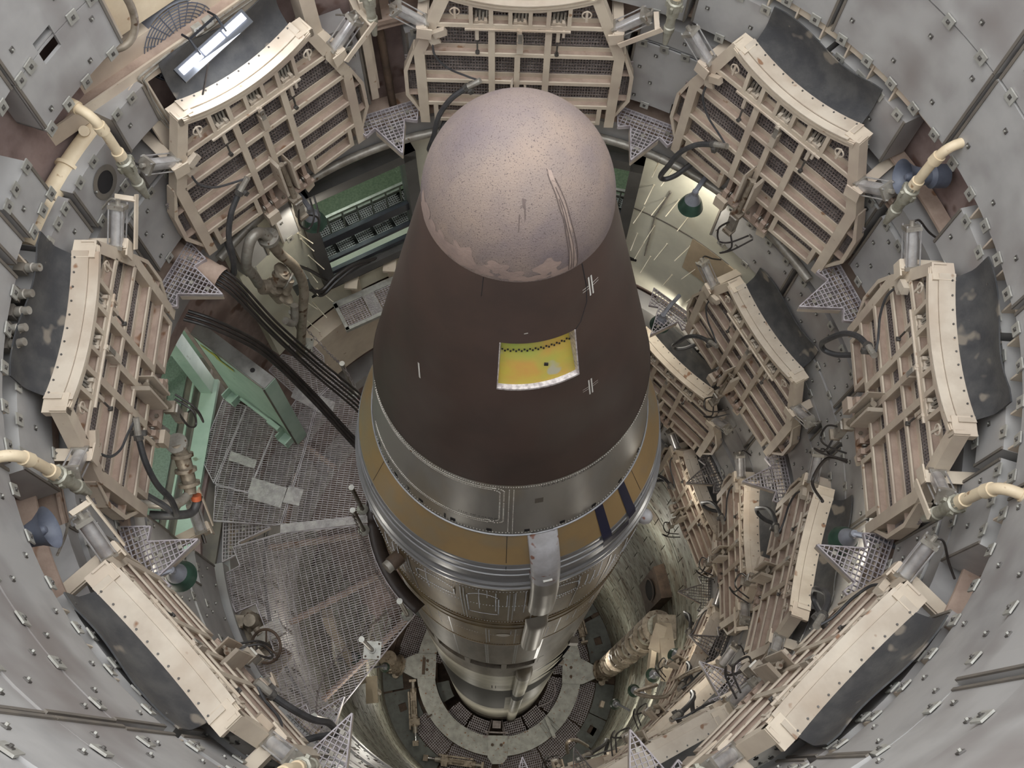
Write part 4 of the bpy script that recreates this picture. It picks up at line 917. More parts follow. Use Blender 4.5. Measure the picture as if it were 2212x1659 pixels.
lo_poly = [(-3.58, -.75), (-2.98, -.54)] + arcl(-101.2, -143.8, 1.88, 14) + [(-1.52, -2.1), (-1.94, -2.69), (-2.30, -2.87), (-2.43, -2.65), (-2.68, -2.79), (-2.83, -2.53), (-3.08, -2.2), (-2.84, -2.08), (-3.17, -1.47), (-3.41, -1.59), (-3.69, -1.15), (-3.45, -.99)]
lo = deck('lowered_deck', 'large lowered grating deck with chain stanchions at lower left of the missile', [(lo_poly, -71)],
          [(pin(-103, 3.2), pin(-104, 2.0)), (pin(-140, 3.4), pin(-142, 2.0)), (pin(-121.7, 3.2), pin(-121.7, 1.95))], [[(-2.99, -.42), (-1.85, -.25), (-1.83, -.35), (-2.98, -.54)]], (-100, -143.8, 1.70, 1.875), -121.7)
u1 = [(-2.69, 1.43), (-2.46, 1.72), (-2.12, 1.38)] + arcl(-64, -99, 1.89, 12)[:1] + arcl(-72, -97.5, 1.885, 9) + [(-2.98, -.42), (-2.80, .60)]
u2 = [(-2.71, 1.42), (-2.82, .60), (-3.0, -.42), (-3.06, -.43), (-3.89, -.41), (-3.94, .08), (-3.48, -.01), (-3.26, .89), (-3.0, 1.40)]
u3 = [(-3.27, .90), (-3.49, .0), (-3.95, .10), (-3.69, 1.23), (-3.3, 1.38)]
u4 = [(-3.70, 1.24), (-3.97, .11), (-4.22, .48), (-4.03, 1.35)]
u5 = [(-3.46, 1.80), (-3.30, 2.06), (-2.68, 1.92), (-2.48, 1.74), (-2.70, 1.45), (-3.0, 1.42)]
u6 = [(-3.22, 2.22), (-3.06, 2.38), (-2.71, 2.06), (-2.69, 1.95), (-3.10, 2.03)]
up = deck('lowered_deck', 'patchwork grating deck with checker plates in front of the green door', [(u1, -93), (u2, -93), (u3, -93), (u4, -93), (u5, -75), (u6, -55)], [(pin(-84, 2.9), pin(-99, 3.0)), (pin(-80, 2.4), pin(-72, 3.5)), (pin(-58, 2.5), pin(-54, 3.3))],
          [[(-3.46, .21), (-2.97, .08), (-3.02, -.2), (-3.48, -.08)], [(-2.95, .11), (-2.74, .07), (-2.78, -.16), (-3.0, -.12)], [(-3.80, .57), (-3.43, .45), (-3.45, .33), (-3.82, .44)], [(-3.04, 1.62), (-2.70, 1.44), (-2.72, 1.22), (-3.09, 1.4)], [(-2.68, 1.45), (-2.46, 1.35), (-2.49, 1.14), (-2.71, 1.2)]], (-62, -100, 1.70, 1.88), -80)
for root, lst in ((lo, ((-103.6, 1.93), (-141.8, 1.95), (-141.0, 2.56), (-144.2, 3.52))), (up, ((-95.0, 1.93), (-56.0, 2.68), (-53.4, 3.72)))):
    for a, r in lst:
        x, y, _ = P(a, r, 0); b = MB(); b.cyl((x, y, 0), (x, y, 1.05), .028, 12); s = b.build('stanchion', ZINC, root, True)
        b = MB(); b.tube([(x, y, 1.045), (x, y, 1.065)], .036, 12); b.build('post_cap', CLIP, s, True)
        b = MB()
        if (a, r) in ((-141.0, 2.56), (-144.2, 3.52), (-53.4, 3.72)):
            b.box(x - .11, x + .11, y - .11, y + .11, .002, .014); b.tube([(x, y, .014), (x, y, .05)], .045, 12)
            b.m = 1
            for i in (-1, 1):
                for j in (-1, 1): b.tube([(x + i * .08, y + j * .08, .014), (x + i * .08, y + j * .08, .024)], .014, 6)
        else: b.lathe([(.075, .0), (.078, .01), (.05, .03), (.03, .04)], 16, c=(x, y))
        b.build('post_base', [CLIP, RUST], s)
def chain(name, label, pts, L=.055):
    pts = spline(pts, 24); b = MB(); acc = 0; k = 0
    for p, q in zip(pts, pts[1:]):
        acc += (q - p).length
        if acc > L * .72:
            acc = 0; k += 1; d = (q - p).normalized(); n = d.cross(V((0, 0, 1))) if k % 2 else d.cross(d.cross(V((0, 0, 1))))
            if n.length < .01: n = V((1, 0, 0))
            n.normalize(); b.tube([q + d * L * .5 * cos(2 * pi * j / 8) + n * L * .28 * sin(2 * pi * j / 8) for j in range(9)], .006, 4, False)
    o = b.build(name, GRATED, None); tag(o, label, 'chain', 'safety chains between stanchions'); return o
chain('safety_chain', 'slack safety chain along the curved edge of the large lowered deck, upper run', [P(-103.6, 1.95, ZD + 1.0), P(-108, 1.94, ZD + .45), P(-121, 1.93, ZD + .06), P(-134, 1.93, ZD + .4), P(-141.8, 1.97, ZD + 1.0)])
chain('safety_chain', 'slack safety chain across the large lowered deck, long diagonal run', [P(-141.8, 1.97, ZD + .95), P(-137, 2.3, ZD + .35), P(-136, 2.9, ZD + .1), P(-139, 3.3, ZD + .35), P(-144.2, 3.5, ZD + 1.0)])
chain('safety_chain', 'safety chain between the two stanchions left of the cone, upper run', [P(-53.4, 3.70, ZD + 1.0), P(-53.8, 3.3, ZD + .8), P(-54.8, 2.95, ZD + .82), P(-56, 2.70, ZD + 1.0)])
chain('safety_chain', 'safety chain from the stanchion to the missile edge left of the cone', [P(-56, 2.68, ZD + 1.0), P(-59, 2.35, ZD + .7), P(-66, 2.05, ZD + .6)])
# ------------------------------------------------------------------ green blast door in its doorway
dr = tag(empty('door_1', (0, 0, 0)), kind='structure')
A, B = V((-3.93, 1.40, 0)), V((-2.90, .69, 0)); u = (B - A).normalized(); n = V((-u.y, u.x, 0)); n = n if n.y > 0 else -n; Ld = (B - A).length; up3 = V((0, 0, 1))
def dpt(s, t, h): return A + u * s + n * t + V((0, 0, h))
b = MB(); b.obox(dpt(Ld / 2, .10, -11.31), u * Ld / 2, n * .09, up3 * 1.01); lf = b.build('door_leaf', DOORG, dr)
b = MB(); b.obox(dpt(Ld / 2, .10, -10.292), u * (Ld / 2 - .004), n * .087, up3 * .008); b.build('leaf_top', DOORTOP, lf)
b = MB(); b.cyl(dpt(Ld * .78, .10, -10.30), dpt(Ld * .78, .10, -10.278), .03, 12); b.build('lifting_hole', DARK, lf)
b = MB(); b.bar(dpt(.03, .004, -10.31), dpt(Ld - .03, .004, -10.31), .012, .03); b.bar(dpt(Ld - .02, .005, -10.32), dpt(Ld - .02, .005, -12.3), .012, .03, n); b.build('leaf_edge_strip', PANELD, lf)
for s in (.12, .95):
    b = MB(); b.obox(dpt(s * Ld * .95, -.06, -12.18), u * .10, n * .07, up3 * .012); b.obox(dpt(s * Ld * .95 - .09, -.06, -12.1), u * .008, n * .07, up3 * .08); b.obox(dpt(s * Ld * .95 + .09, -.06, -12.1), u * .008, n * .07, up3 * .08); b.build('leaf_bracket', DOORG, lf)
b = MB(); b.bar(dpt(.35, -.03, -11.9), dpt(Ld - .25, -.03, -11.9), .03, .03); b.obox(dpt(Ld - .28, -.04, -11.9), u * .10, n * .03, up3 * .05); b.build('latch_bar', DOORG, lf)
b = MB(); strips = [(.30, -10.50, .16), (.52, -10.56, .15), (.40, -10.44, .05)]
for s, h, l in strips: b.obox(dpt(s, -.001, h), u * l, n * .002, up3 * .028)
b.build('yellow_paint_mark', mat('yellow_paint', (178, 168, 60), (150, 150, 70), 20, .6), lf)
b = MB(); b.box(-4.36, -4.14, -.9, 1.62, ZD - .06, ZD + .02); b.box(-4.36, -4.2, 1.40, 1.62, ZD, -10.1); b.box(-4.36, -4.2, -1.25, -1.05, ZD, -10.1); b.build('door_frame', DOORG, dr)
b = MB(); b.box(-4.66, -4.30, -1.4, 2.05, ZD - .16, ZD - .05); b.box(-4.4, -3.85, -1.2, 1.9, ZD - .30, ZD - .24); b.m = 1; b.box(-4.5, -4.47, -.9, 1.6, ZD - .01, ZD + .03); b.build('threshold', [PANELD, DOORG], dr)
b = MB(); b.box(-6.7, -4.62, -1.35, 2.05, ZD - .08, ZD - .02); b.build('vestibule_floor', mat('green_checker', (120, 136, 124), (100, 114, 104), 40, .5), dr)
b = MB(); b.box(-6.7, -6.6, -1.3, 2.1, ZD, -9.9); b.box(-6.6, -4.2, 1.95, 2.05, ZD, -9.9); b.box(-6.6, -4.2, -1.35, -1.25, ZD, -9.9); b.box(-6.7, -4.2, -1.35, 2.05, -9.95, -9.85); b.build('vestibule_wall', DOORG, dr)
light('vestibule_light', 'POINT', (-5.9, .4, -10.2), 40, (1, .97, .88), None, .1)
b = MB(); x, y = -4.95, 1.35; b.box(x - .12, x + .12, y - .12, y + .12, ZD - .02, ZD + .0); b.cyl((x, y, ZD), (x, y, ZD + 1.3), .06, 12); b.build('floor_post', ZINC, dr, True)
# ------------------------------------------------------------------ cables out of the wall duct
def px(a, r, z): return P(a, r, z)
b = MB(); b.tube([px(-66, 4.1, -8.70), px(-66.6, 3.42, -8.80)], .12, 18, False); b.tube([px(-66.5, 3.46, -8.795), px(-66.6, 3.38, -8.81)], .128, 18, False)
tag(b.build('cable_duct', CREAM if False else DUSTY, None, True), 'short dusty wall duct from which the black cables emerge, below the corner grating', 'duct')
for k in range(5):
    e = .05 * (k - 2); b = MB()
    b.tube(spline([px(-66.4 + .72 * (k - 2), 3.6, -8.80 + .03 * (k % 2)), px(-66.2 + .7 * (k - 2), 3.3, -8.92), px(-65.6 + .7 * (k - 2), 3.02 + .03 * (k % 2), -9.75), px(-63.6 + .95 * (k - 2), 2.70 + .04 * (k % 2), -10.75), px(-62.0 + 1.3 * (k - 2), 2.2, -11.6), px(-66 + 1.8 * (k - 2), 1.76, -11.9)], 10), .0155, 8)
    tag(b.build('power_cable', CABLE, None, True), 'black power cable in the upper bundle sweeping from wall duct to missile', 'cable', 'black cables of the upper bundle')
for k in range(3):
    b = MB(); b.tube(spline([px(-73.5 + .8 * k, 3.75, -9.25), px(-72.5 + .8 * k, 3.45, -9.42), px(-70.0 + .8 * k, 3.12, -10.1), px(-69.6 + .9 * k, 2.75, -11.1), px(-73.5 + 1.1 * k, 2.2, -11.85), px(-80 + 1.7 * k, 1.74, -12.1)], 10), .021, 8)
    tag(b.build('power_cable', CABLE, None, True), 'black power cable in the lower bundle passing behind the green door', 'cable', 'black cables of the lower bundle')
# ------------------------------------------------------------------ pipework left of the window
r_ = tag(empty('valve_pipework', px(-54, 3.5, -10)), 'bent steel pipe with flanged valve cluster on the wall left of the window', 'pipework'); o0 = -V(r_.location)
def W(pts): return [V(p) + o0 for p in pts]
b = MB(); b.tube(W(spline([px(-58.5, 3.55, -9.85), px(-59.2, 3.5, -9.5), px(-60.2, 3.45, -9.2), px(-59, 3.42, -8.95), px(-57, 3.42, -8.82), px(-55, 3.42, -8.86), px(-53.6, 3.45, -9.1)])), .06, 14); b.build('upper_bend', ZINC, r_, True)
b = MB(); b.tube(W([px(-53.6, 3.45, -9.08), px(-53.6, 3.45, -9.14)]), .12, 18)
for k in range(6): c = V(px(-53.6, 3.45, -9.08)) + o0; b.tube([c + V((.09 * cos(k), .09 * sin(k), 0)), c + V((.09 * cos(k), .09 * sin(k), .03))], .014, 6)
b.build('flange', ZINC, r_, True)
b = MB(); b.tube(W(spline([px(-53.6, 3.45, -9.12), px(-52.8, 3.45, -9.5), px(-51.0, 3.42, -9.95), px(-51.2, 3.38, -10.4), px(-54.5, 3.35, -10.9), px(-58.5, 3.35, -11.6)])), .062, 14); b.build('down_pipe', MACH, r_, True)
b = MB()
for (p, q, rr) in ((px(-58.8, 3.5, -9.85), px(-57, 3.45, -9.95), .09), (px(-57.6, 3.44, -9.9), px(-56.8, 3.42, -10.25), .07), (px(-56, 3.4, -9.9), px(-54.2, 3.4, -9.75), .085), (px(-55.8, 3.35, -10.1), px(-53.8, 3.35, -9.95), .06)): b.tube(W([p, q]), rr, 12)
for c in (px(-57, 3.44, -9.95), px(-55.4, 3.4, -9.85), px(-54.4, 3.4, -9.78), px(-56.2, 3.38, -10.2)):
    c = V(c) + o0; b.tube([c, c + V((.03, .012, .02))], .12, 14)
b.build('valve_body', MACH, r_, True)
b = MB(); b.tube(W(arcpts(px(-54.6, 3.3, -9.85), .13, 0, 360, 18, (.5, .2, .8), (0, .6, -.3))), .014, 6); b.build('handwheel', ZINC, r_, True)
b = MB(); b.tube(W(spline([px(-55, 3.35, -10.5), px(-57, 3.32, -10.75), px(-58.5, 3.35, -10.6)])), .05, 10); b.build('drain_elbow', ZINC, r_, True)
b = MB(); b.obox(V(px(-49.5, 3.65, -10.75)), (.09, .06, 0), (-.04, .06, 0), (0, 0, .13)); bx = b.build('junction_cabinet', FLOORG, None); tag(bx, 'small green grey junction box beside the bent pipe under the window', 'box')
for k in range(2):
    b = MB(); b.tube(spline([px(-49 + k, 3.7, -10.85), px(-46, 3.7, -11.35 - .1 * k), px(-41, 3.74, -11.35 - .12 * k), px(-35, 3.8, -11.45 - .06 * k), px(-27, 3.82, -11.75)]), .028, 8)
    tag(b.build('wall_cable', CABLE, None, True), 'black cable looping along the wall under the window', 'cable', 'wall cables under the window')
b = MB(); b.tube(spline([px(-53, 3.6, -10.35), px(-50.5, 3.7, -10.25), px(-46.5, 3.75, -10.75), px(-43, 3.8, -11.4)]), .022, 8); tag(b.build('wall_cable', CABLE, None, True), 'thin black cable rising over the valve cluster', 'cable')
# wall pipe stub with red collar further down the left wall
r2 = tag(empty('valve_stack', px(-97, 3.5, -9.6)), 'small steel valve stack with an orange ringed elbow on the left wall', 'valve'); o0 = -V(r2.location)
b = MB(); b.tube(W([px(-96.3, 3.42, -9.18), px(-96.3, 3.42, -9.22)]), .11, 16); b.tube(W([px(-95.0, 3.5, -9.1), px(-94.5, 3.55, -9.02)]), .05, 10); b.build('blind_flange', ZINC, r2, True)
b = MB(); b.tube(W([px(-96.3, 3.42, -9.2), px(-98.2, 3.40, -9.35), px(-101.0, 3.40, -9.55), px(-103.6, 3.4, -9.6)]), [.06, .085, .075, .06], 12)
for a, z in ((-97.5, -9.32), (-99.5, -9.45), (-101.5, -9.56)): b.tube(W([px(a, 3.4, z), px(a - .5, 3.4, z - .02)]), .115, 12)
b.build('valve_body', MACH, r2, True)
b = MB(); b.tube(W(spline([px(-103.4, 3.42, -9.6), px(-105.2, 3.5, -9.5), px(-105.6, 3.65, -9.35), px(-105, 3.8, -9.3)])), .05, 10); b.build('upper_elbow', ZINC, r2, True)
b = MB(); b.tube(W(spline([px(-103.2, 3.36, -9.75), px(-106.0, 3.44, -9.75), px(-106.8, 3.6, -9.55), px(-106.2, 3.8, -9.5)])), .048, 10); e = b.build('lower_elbow', HOSE, r2, True)
b = MB(); b.tube(W([px(-103.3, 3.37, -9.70), px(-104.0, 3.38, -9.74)]), .054, 12); b.build('orange_collar', mat('orange_collar', (188, 96, 60)), e, True)
# pump with handwheel under the large lowered deck
r3 = tag(empty('gear_pump', px(-121, 3.62, -12.7)), 'greasy pump with a handwheel and bolted plates at the cut-out of the lowered deck', 'pump'); o0 = -V(r3.location)
b = MB(); b.obox(V(px(-118.6, 3.72, -12.62)) + o0, (.2, -.1, 0), (.1, .2, 0), (0, 0, .04)); b.obox(V(px(-124.6, 3.66, -12.7)) + o0, (.24, -.12, 0), (.1, .16, 0), (0, 0, .04)); b.build('bed_plate', MACH, r3)
b = MB(); b.tube(W([px(-116.9, 3.66, -12.45), px(-119.4, 3.6, -12.4)]), .11, 14); b.tube(W([px(-118, 3.62, -12.5), px(-118, 3.62, -12.25)]), [.13, .08], 12); b.tube(W([px(-119.6, 3.6, -12.4), px(-121.2, 3.58, -12.4)]), .06, 10); b.obox(V(px(-117, 3.76, -12.4)) + o0, (.06, 0, 0), (0, .08, 0), (0, 0, .07)); b.build('pump_body', MACH, r3, True)
b = MB(); b.obox(V(px(-121.6, 3.48, -12.42)) + o0, (.16, .10, 0), (-.06, .09, 0), (0, 0, .06)); b.build('coupling_guard', ZINC, r3)
b = MB()
for a, r in ((-117, 3.55), (-117.4, 3.85), (-120, 3.85), (-120.4, 3.55), (-123, 3.55), (-123.6, 3.85), (-126, 3.5), (-126, 3.8)): b.tube(W([px(a, r, -12.62), px(a, r, -12.54)]), .028, 6)
b.build('plate_bolts', MACH, r3)['kind'] = 'stuff'
b = MB(); c = V(px(-124.6, 3.55, -12.18)) + o0; b.tube(arcpts(c, .22, 0, 360, 26, (.8, -.5, .1), (.4, .75, .35)), .018, 8)
for k in range(3): a = 2 * pi * k / 3; b.tube([c, c + V((.8, -.5, .1)) * .22 * cos(a) + V((.4, .75, .35)) * .22 * sin(a)], .012, 6)
b.tube([c + V((0, 0, .03)), c - V((0, 0, .35))], .03, 8); b.build('handwheel', RUST, r3, True)
# ------------------------------------------------------------------ narrow catwalk grating under the window
cw = tag(empty('catwalk', (0, 0, 0)), 'narrow grey grating catwalk with a checker strip below the viewing window', 'catwalk')
Aw, Bw = V(P(-43.2, 3.84, -12.18)), V(P(-24, 3.76, -12.18)); u = (Bw - Aw).normalized(); n = V((u.y, -u.x, 0)); n = -n if n.dot(V(P(-34, 1, 0))) > 0 else n; Lw = (Bw - Aw).length
def cp(s, t): p = Aw + u * s + n * t; return (p.x, p.y)
ang = math.degrees(math.atan2(u.y, u.x))
for s0, s1 in ((.06, .42), (.62, 1.25), (1.27, Lw)):
    poly = [cp(s0, .06), cp(s1, .06), cp(s1, .42), cp(s0, .42)]; b = MB(); bars(b, poly, -12.18, .045, .03, .007, ang, .032); b.build('deck_grating', GRATE, cw)['kind'] = 'stuff'
b = MB(); b.prism([cp(.43, .05), cp(.61, .05), cp(.61, .43), cp(.43, .43)], lambda x, y, z: (x, y, z), -12.2, -12.17); b.build('checker_strip', DIAM, cw)
b = MB()
for t in (0, .05, .45): p, q = cp(0, t), cp(Lw, t); b.bar((p[0], p[1], -12.2), (q[0], q[1], -12.2), .05, .07)
p, q = cp(.03, 0), cp(.03, .47); b.bar((p[0], p[1], -12.2), (q[0], q[1], -12.2), .05, .07); b.build('edge_channel', CLIP, cw)
for s in (.35, .95, 1.4):
    p = cp(s, -.02); b = MB(); b.box(p[0] - .09, p[0] + .09, p[1] - .1, p[1] + .15, -11.86, -11.82); b.box(p[0] - .08, p[0] + .08, p[1] + .1, p[1] + .13, -12.6, -11.86); b.build('wall_bracket', CREAM, cw)
b = MB(); b.arc(-52, -12, 3.7, 3.98, -13.9, -12.55); tag(b.build('wall_shelf', CREAM), kind='structure').name = 'trim_3'
# ------------------------------------------------------------------ opening frame, riser and light at upper left
def loc7(u_, y, h): 
    a = RAD(-48); return V((u_ * cos(a) + y * sin(a), -u_ * sin(a) + y * cos(a), h))
tf = tag(empty('trim_4'), kind='structure')
def lbar(b, p, q, w_, h_): b.bar(loc7(*p), loc7(*q), w_, h_)
b = MB(); lbar(b, (-2.3, 3.80, -6.49), (2.2, 3.80, -6.49), .02, .17); lbar(b, (-2.3, 3.965, -6.40), (2.2, 3.965, -6.40), .02, .24); lbar(b, (-2.3, 4.02, -6.285), (2.2, 4.02, -6.285), .12, .015); b.m = 1; lbar(b, (-2.3, 3.885, -6.47), (2.2, 3.885, -6.47), .15, .015); b.build('header_channel', [CREAM, DUSTY], tf)
b = MB(); lbar(b, (-.78, 3.80, -6.5), (-.74, 3.70, -7.5), .16, .02); lbar(b, (-.70, 3.84, -6.5), (-.66, 3.76, -7.5), .02, .12); b.build('opening_post', CREAM, tf)
b = MB(); lbar(b, (1.02, 3.75, -5.8), (1.02, 3.68, -7.2), .16, .02); lbar(b, (.95, 3.84, -5.8), (.95, 3.76, -7.2), .02, .14); b.build('opening_post', CREAM, tf)
b = MB(); b.obox(loc7(.35, 3.98, -5.5), loc7(1.0, 0, 0), loc7(0, .015, 0), V((0, 0, .68))); b.build('plenum_panel', PIPE, tf)
b = MB(); b.obox(loc7(-.70, 3.93, -5.5), loc7(.05, 0, 0), loc7(0, .05, 0), V((0, 0, .62))); b.build('plenum_edge', CREAM, tf)
b = MB(); b.tube(spline([loc7(-.75, 3.86, -5.1), loc7(-.58, 3.80, -5.4), loc7(-.51, 3.78, -5.74), loc7(-.54, 3.78, -5.97), loc7(-.63, 3.78, -6.08), loc7(-.74, 3.79, -6.10), loc7(-.86, 3.84, -6.07)], 6), .032, 12); o = b.build('bent_conduit', MACH, None, True); tag(o, 'thick grey conduit bowing out beside the block with the square hole, upper left', 'conduit')
b = MB(); b.tube(spline([loc7(.9, 3.775, -6.42), loc7(-.55, 3.775, -6.44), loc7(-.72, 3.77, -6.55), loc7(-.72, 3.72, -7.0), loc7(-.66, 3.68, -7.3), loc7(-.85, 3.66, -7.45), loc7(-.92, 3.66, -7.65)], 10), .010, 6); b.tube(spline([loc7(.9, 3.77, -6.46), loc7(-.52, 3.77, -6.48), loc7(-.69, 3.765, -6.6), loc7(-.69, 3.715, -7.02), loc7(-.63, 3.675, -7.32), loc7(-.8, 3.655, -7.42), loc7(-.85, 3.655, -7.6)], 10), .010, 6); o = b.build('thin_conduit', ZINC, None, True); tag(o, 'pair of thin conduits following the cream opening frame at upper left', 'conduit')
# fan behind the frame
fn = tag(empty('drum_fan', loc7(-.17, 4.0, -6.60)), 'grey wire guarded drum fan behind the cream frame and LED fixture', 'fan')
def fring(b, r, rr, y): 
    c = loc7(0, y, 0); e1 = loc7(1, 0, 0); b.tube([c + e1 * r * cos(2 * pi * k / 40) + V((0, 0, 1)) * r * sin(2 * pi * k / 40) for k in range(41)], rr, 5, False)
b = MB()
for k in range(12): fring(b, .04 + .031 * k, .005, -.05)
b.build('guard_ring', HORN, fn, True)
b = MB()
for k in range(24): a = 2 * pi * k / 24; e1 = loc7(1, 0, 0); d = e1 * cos(a) + V((0, 0, 1)) * sin(a); b.tube([loc7(0, -.05, 0) + d * .05, loc7(0, -.05, 0) + d * .385, loc7(0, .03, 0) + d * .39], .005, 4)
b.build('guard_spoke', HORN, fn)
b = MB(); c = loc7(0, 0, 0); y = loc7(0, 1, 0); e1 = loc7(1, 0, 0); n_ = 40; vs = []
for k in range(n_):
    d = e1 * cos(2 * pi * k / n_) + V((0, 0, 1)) * sin(2 * pi * k / n_); vs += [d * .395 - y * .04, d * .395 + y * .08]
b.add(vs, [(2 * k, 2 * k + 1, (2 * k + 3) % (2 * n_), (2 * k + 2) % (2 * n_)) for k in range(n_)]); b.build('drum', LAMPGREY, fn, True)
# LED bar light
ld = tag(empty('led_bar_light', loc7(.0, 3.62, -6.6)), 'lit white LED bar on a black bracket at upper left', 'lamp')
o0 = -V(ld.location); p, q = V(P(-54.8, 3.6, -6.52)), V(P(-42.8, 3.6, -6.41)); d = (q - p).normalized(); inn = -V(P(-48, 1, 0)); m = (p + q) / 2
dn = (inn * .55 + V((0, 0, .85))).normalized(); sdv = d.cross(dn).normalized()
b = MB(); b.obox(m + o0 - inn * .02, d * ((q - p).length / 2 + .02), sdv * .07, dn * .02); b.build('housing', BLACK, ld)
for k in range(3):
    c = p + (q - p) * (k + .5) / 3 + o0; b = MB(); b.obox(c + dn * .024 - sdv * .03, d * ((q - p).length / 6 - .012), sdv * .03, dn * .006); b.build('tube', LED, ld)
b = MB(); 
for s in (.3, .7): c = p + (q - p) * s + o0; b.tube([c + V((0, 0, .05)), c - inn * .10 + V((0, 0, .16)), c - inn * .22 + V((0, 0, .12))], .012, 6)
c0, c1 = p + (q - p) * .3 + o0 - inn * .10 + V((0, 0, .16)), p + (q - p) * .7 + o0 - inn * .10 + V((0, 0, .16)); b.tube([c0, c1], .012, 6); b.build('yoke', BLACK, ld)
b = MB(); b.tube(spline([m + o0, m + o0 + V((-.08, -.04, -.12)), m + o0 + d * -.35 + V((0, 0, -.42)), m + o0 + d * -.62 + V((0, 0, -.55))]), .009, 6); b.build('flex_cord', CABLE, ld, True)
light('led_light', 'AREA', tuple(m + inn * .12 + V((0, 0, .1))), 22, (.86, .92, 1.0), None, .5, None, (-inn + V((0, 0, .9))).to_track_quat('Z', 'Y').to_euler())
for s in (-.058, .058):
    b = MB(); c = loc7(-.01 + s, 3.76, -6.37); b.obox(c, loc7(.042, 0, 0), loc7(0, .025, 0), V((0, 0, .04))); b.m = 1
    for i in (-.015, .015): b.obox(c + loc7(i, -.03, .015), loc7(.006, 0, 0), loc7(0, .004, 0), V((0, 0, .008)))
    o = b.build('outlet_box', [CLIP, BOLT]); tag(o, 'white outlet box on the cream frame above the LED bar, %s one' % ('left' if s < 0 else 'right'), 'box', 'outlet boxes above the LED bar')
# cream riser at upper left
rs_ = tag(empty('riser_pipe', P(-73, 3.78, -7)), 'thick cream riser pipe with a clamp ring and drain cap at upper left', 'pipe'); o0 = -V(rs_.location)
ra, rb_ = V(P(-67.6, 3.99, -6.66)), V(P(-76.4, 3.99, -6.66)); 
b = MB(); b.tube([V(P(a, 3.98, -6.66)) + o0 for a in range(-62, -86, -2)], .085, 20); b.build('riser_tube', PIPE, rs_, True)
b = MB(); dd = (rb_ - ra).normalized(); c = ra + (rb_ - ra) * .55 + o0; b.tube([c, c + dd * .03], .108, 20); b.tube([c + V((.05, -.1, 0)), c + V((.14, -.16, -.05))], .014, 6); b.build('clamp_ring', PIPE, rs_, True)
b = MB(); c = ra + o0 + V((.0, -.02, .08)); b.tube([c, c + V((.02, -.03, .05))], .045, 12); b.build('drain_cap', PIPE, rs_, True)
# connectors on the left edge
for k in range(5):
    a = (-88, -91.6, -93.8, -96.1, -97.9)[k]; b = MB(); c = V(P(a, 3.81, -6.50 + .01 * (k % 2))); i_ = -V(P(a, 1, 0)); b.obox(c - i_ * .05, V((0, 0, 1)) * .045, i_ * .04, i_.cross(V((0, 0, 1))) * .05); b.m = 1; dd = (i_ + V((0, 0, .25))).normalized(); b.tube([c, c + dd * .05, c + dd * .055, c + dd * .11], [.04, .04, .032, .032], 14)
    o = b.build('cable_connector', [PANELD, ZINC], None, True); tag(o, 'grey capped cable connector in the row at the left edge, %s one' % ('topmost', 'second', 'third', 'fourth', 'lowest')[k], 'connector', 'capped connectors at the left edge')
# gap between panels left of the nose with upright post and pipe
b = MB(); b.arc(-25.8, -24.6, 3.83, 4.1, -8.42, -7.2); b.arc(-25.0, -24.0, 3.9, 4.0, -8.35, -7.1); tag(b.build('slot_stud', CREAM), kind='structure').name = 'trim_5'
b = MB(); b.tube([P(-22.6, 3.95, -7.0), P(-22.2, 3.95, -8.75)], .045, 10); tag(b.build('drain_pipe', RUST, None, True), 'brown vertical drain pipe in the slot left of the nose', 'pipe')
# ------------------------------------------------------------------ launch mount ring and jacks at the bottom
lr = tag(empty('launch_mount_ring', (0, 0, -34.3)), 'grey mottled steel launch mount ring around the base of the missile', 'ring')
b = MB(); b.arc(-180, 180, 2.27, 2.84, -.12, .3, 4); b.arc(-180, 180, 2.25, 2.30, .3, .31); b.arc(-180, 180, 2.82, 2.86, .28, .31); b.build('ring_girder', RING, lr)
for i, a in enumerate((90, -91, 178.5)):
    b = MB(); L_ = 3.42 if i < 2 else 3.1; hw = .42 if i < 2 else .33
    loc = lambda x, y, z, a=a: (x * cos(RAD(a)) + y * sin(RAD(a)), -x * sin(RAD(a)) + y * cos(RAD(a)), z)
    b.prism([(-hw, 2.2), (hw, 2.2), (hw, 2.9), (.17, L_), (-.17, L_), (-hw, 2.9)], loc, .31, .34); b.prism([(-hw, 2.25), (hw, 2.25), (hw, 2.9), (.17, L_), (-.17, L_), (-hw, 2.9)], loc, -.3, .31)
    o = b.build('mount_arm', RING, lr)
    b = MB(); 
    for x in (-.12, .18): b.tube([loc(x, 2.5, .34), loc(x, 2.5, .40)], .05, 8)
    if i == 1: b.bar(loc(-.28, 2.62, .37), loc(.28, 2.62, .37), .1, .05)
    b.build('arm_bolt', RUST, o)
b = MB(); 
for k in range(5): a = 131 + 2.4 * k; b.bar(P(a, 2.3, .33), P(a, 2.85, .33), .02, .16)
b.bar(P(133, 2.28, .46), P(138, 2.95, .46), .12, .04); b.build('stiffener_rack', RING, lr)
b = MB(); b.bar(P(-126, 2.75, .33), P(-126, 2.95, .36), .04, .07); b.build('lug', RUST, lr)
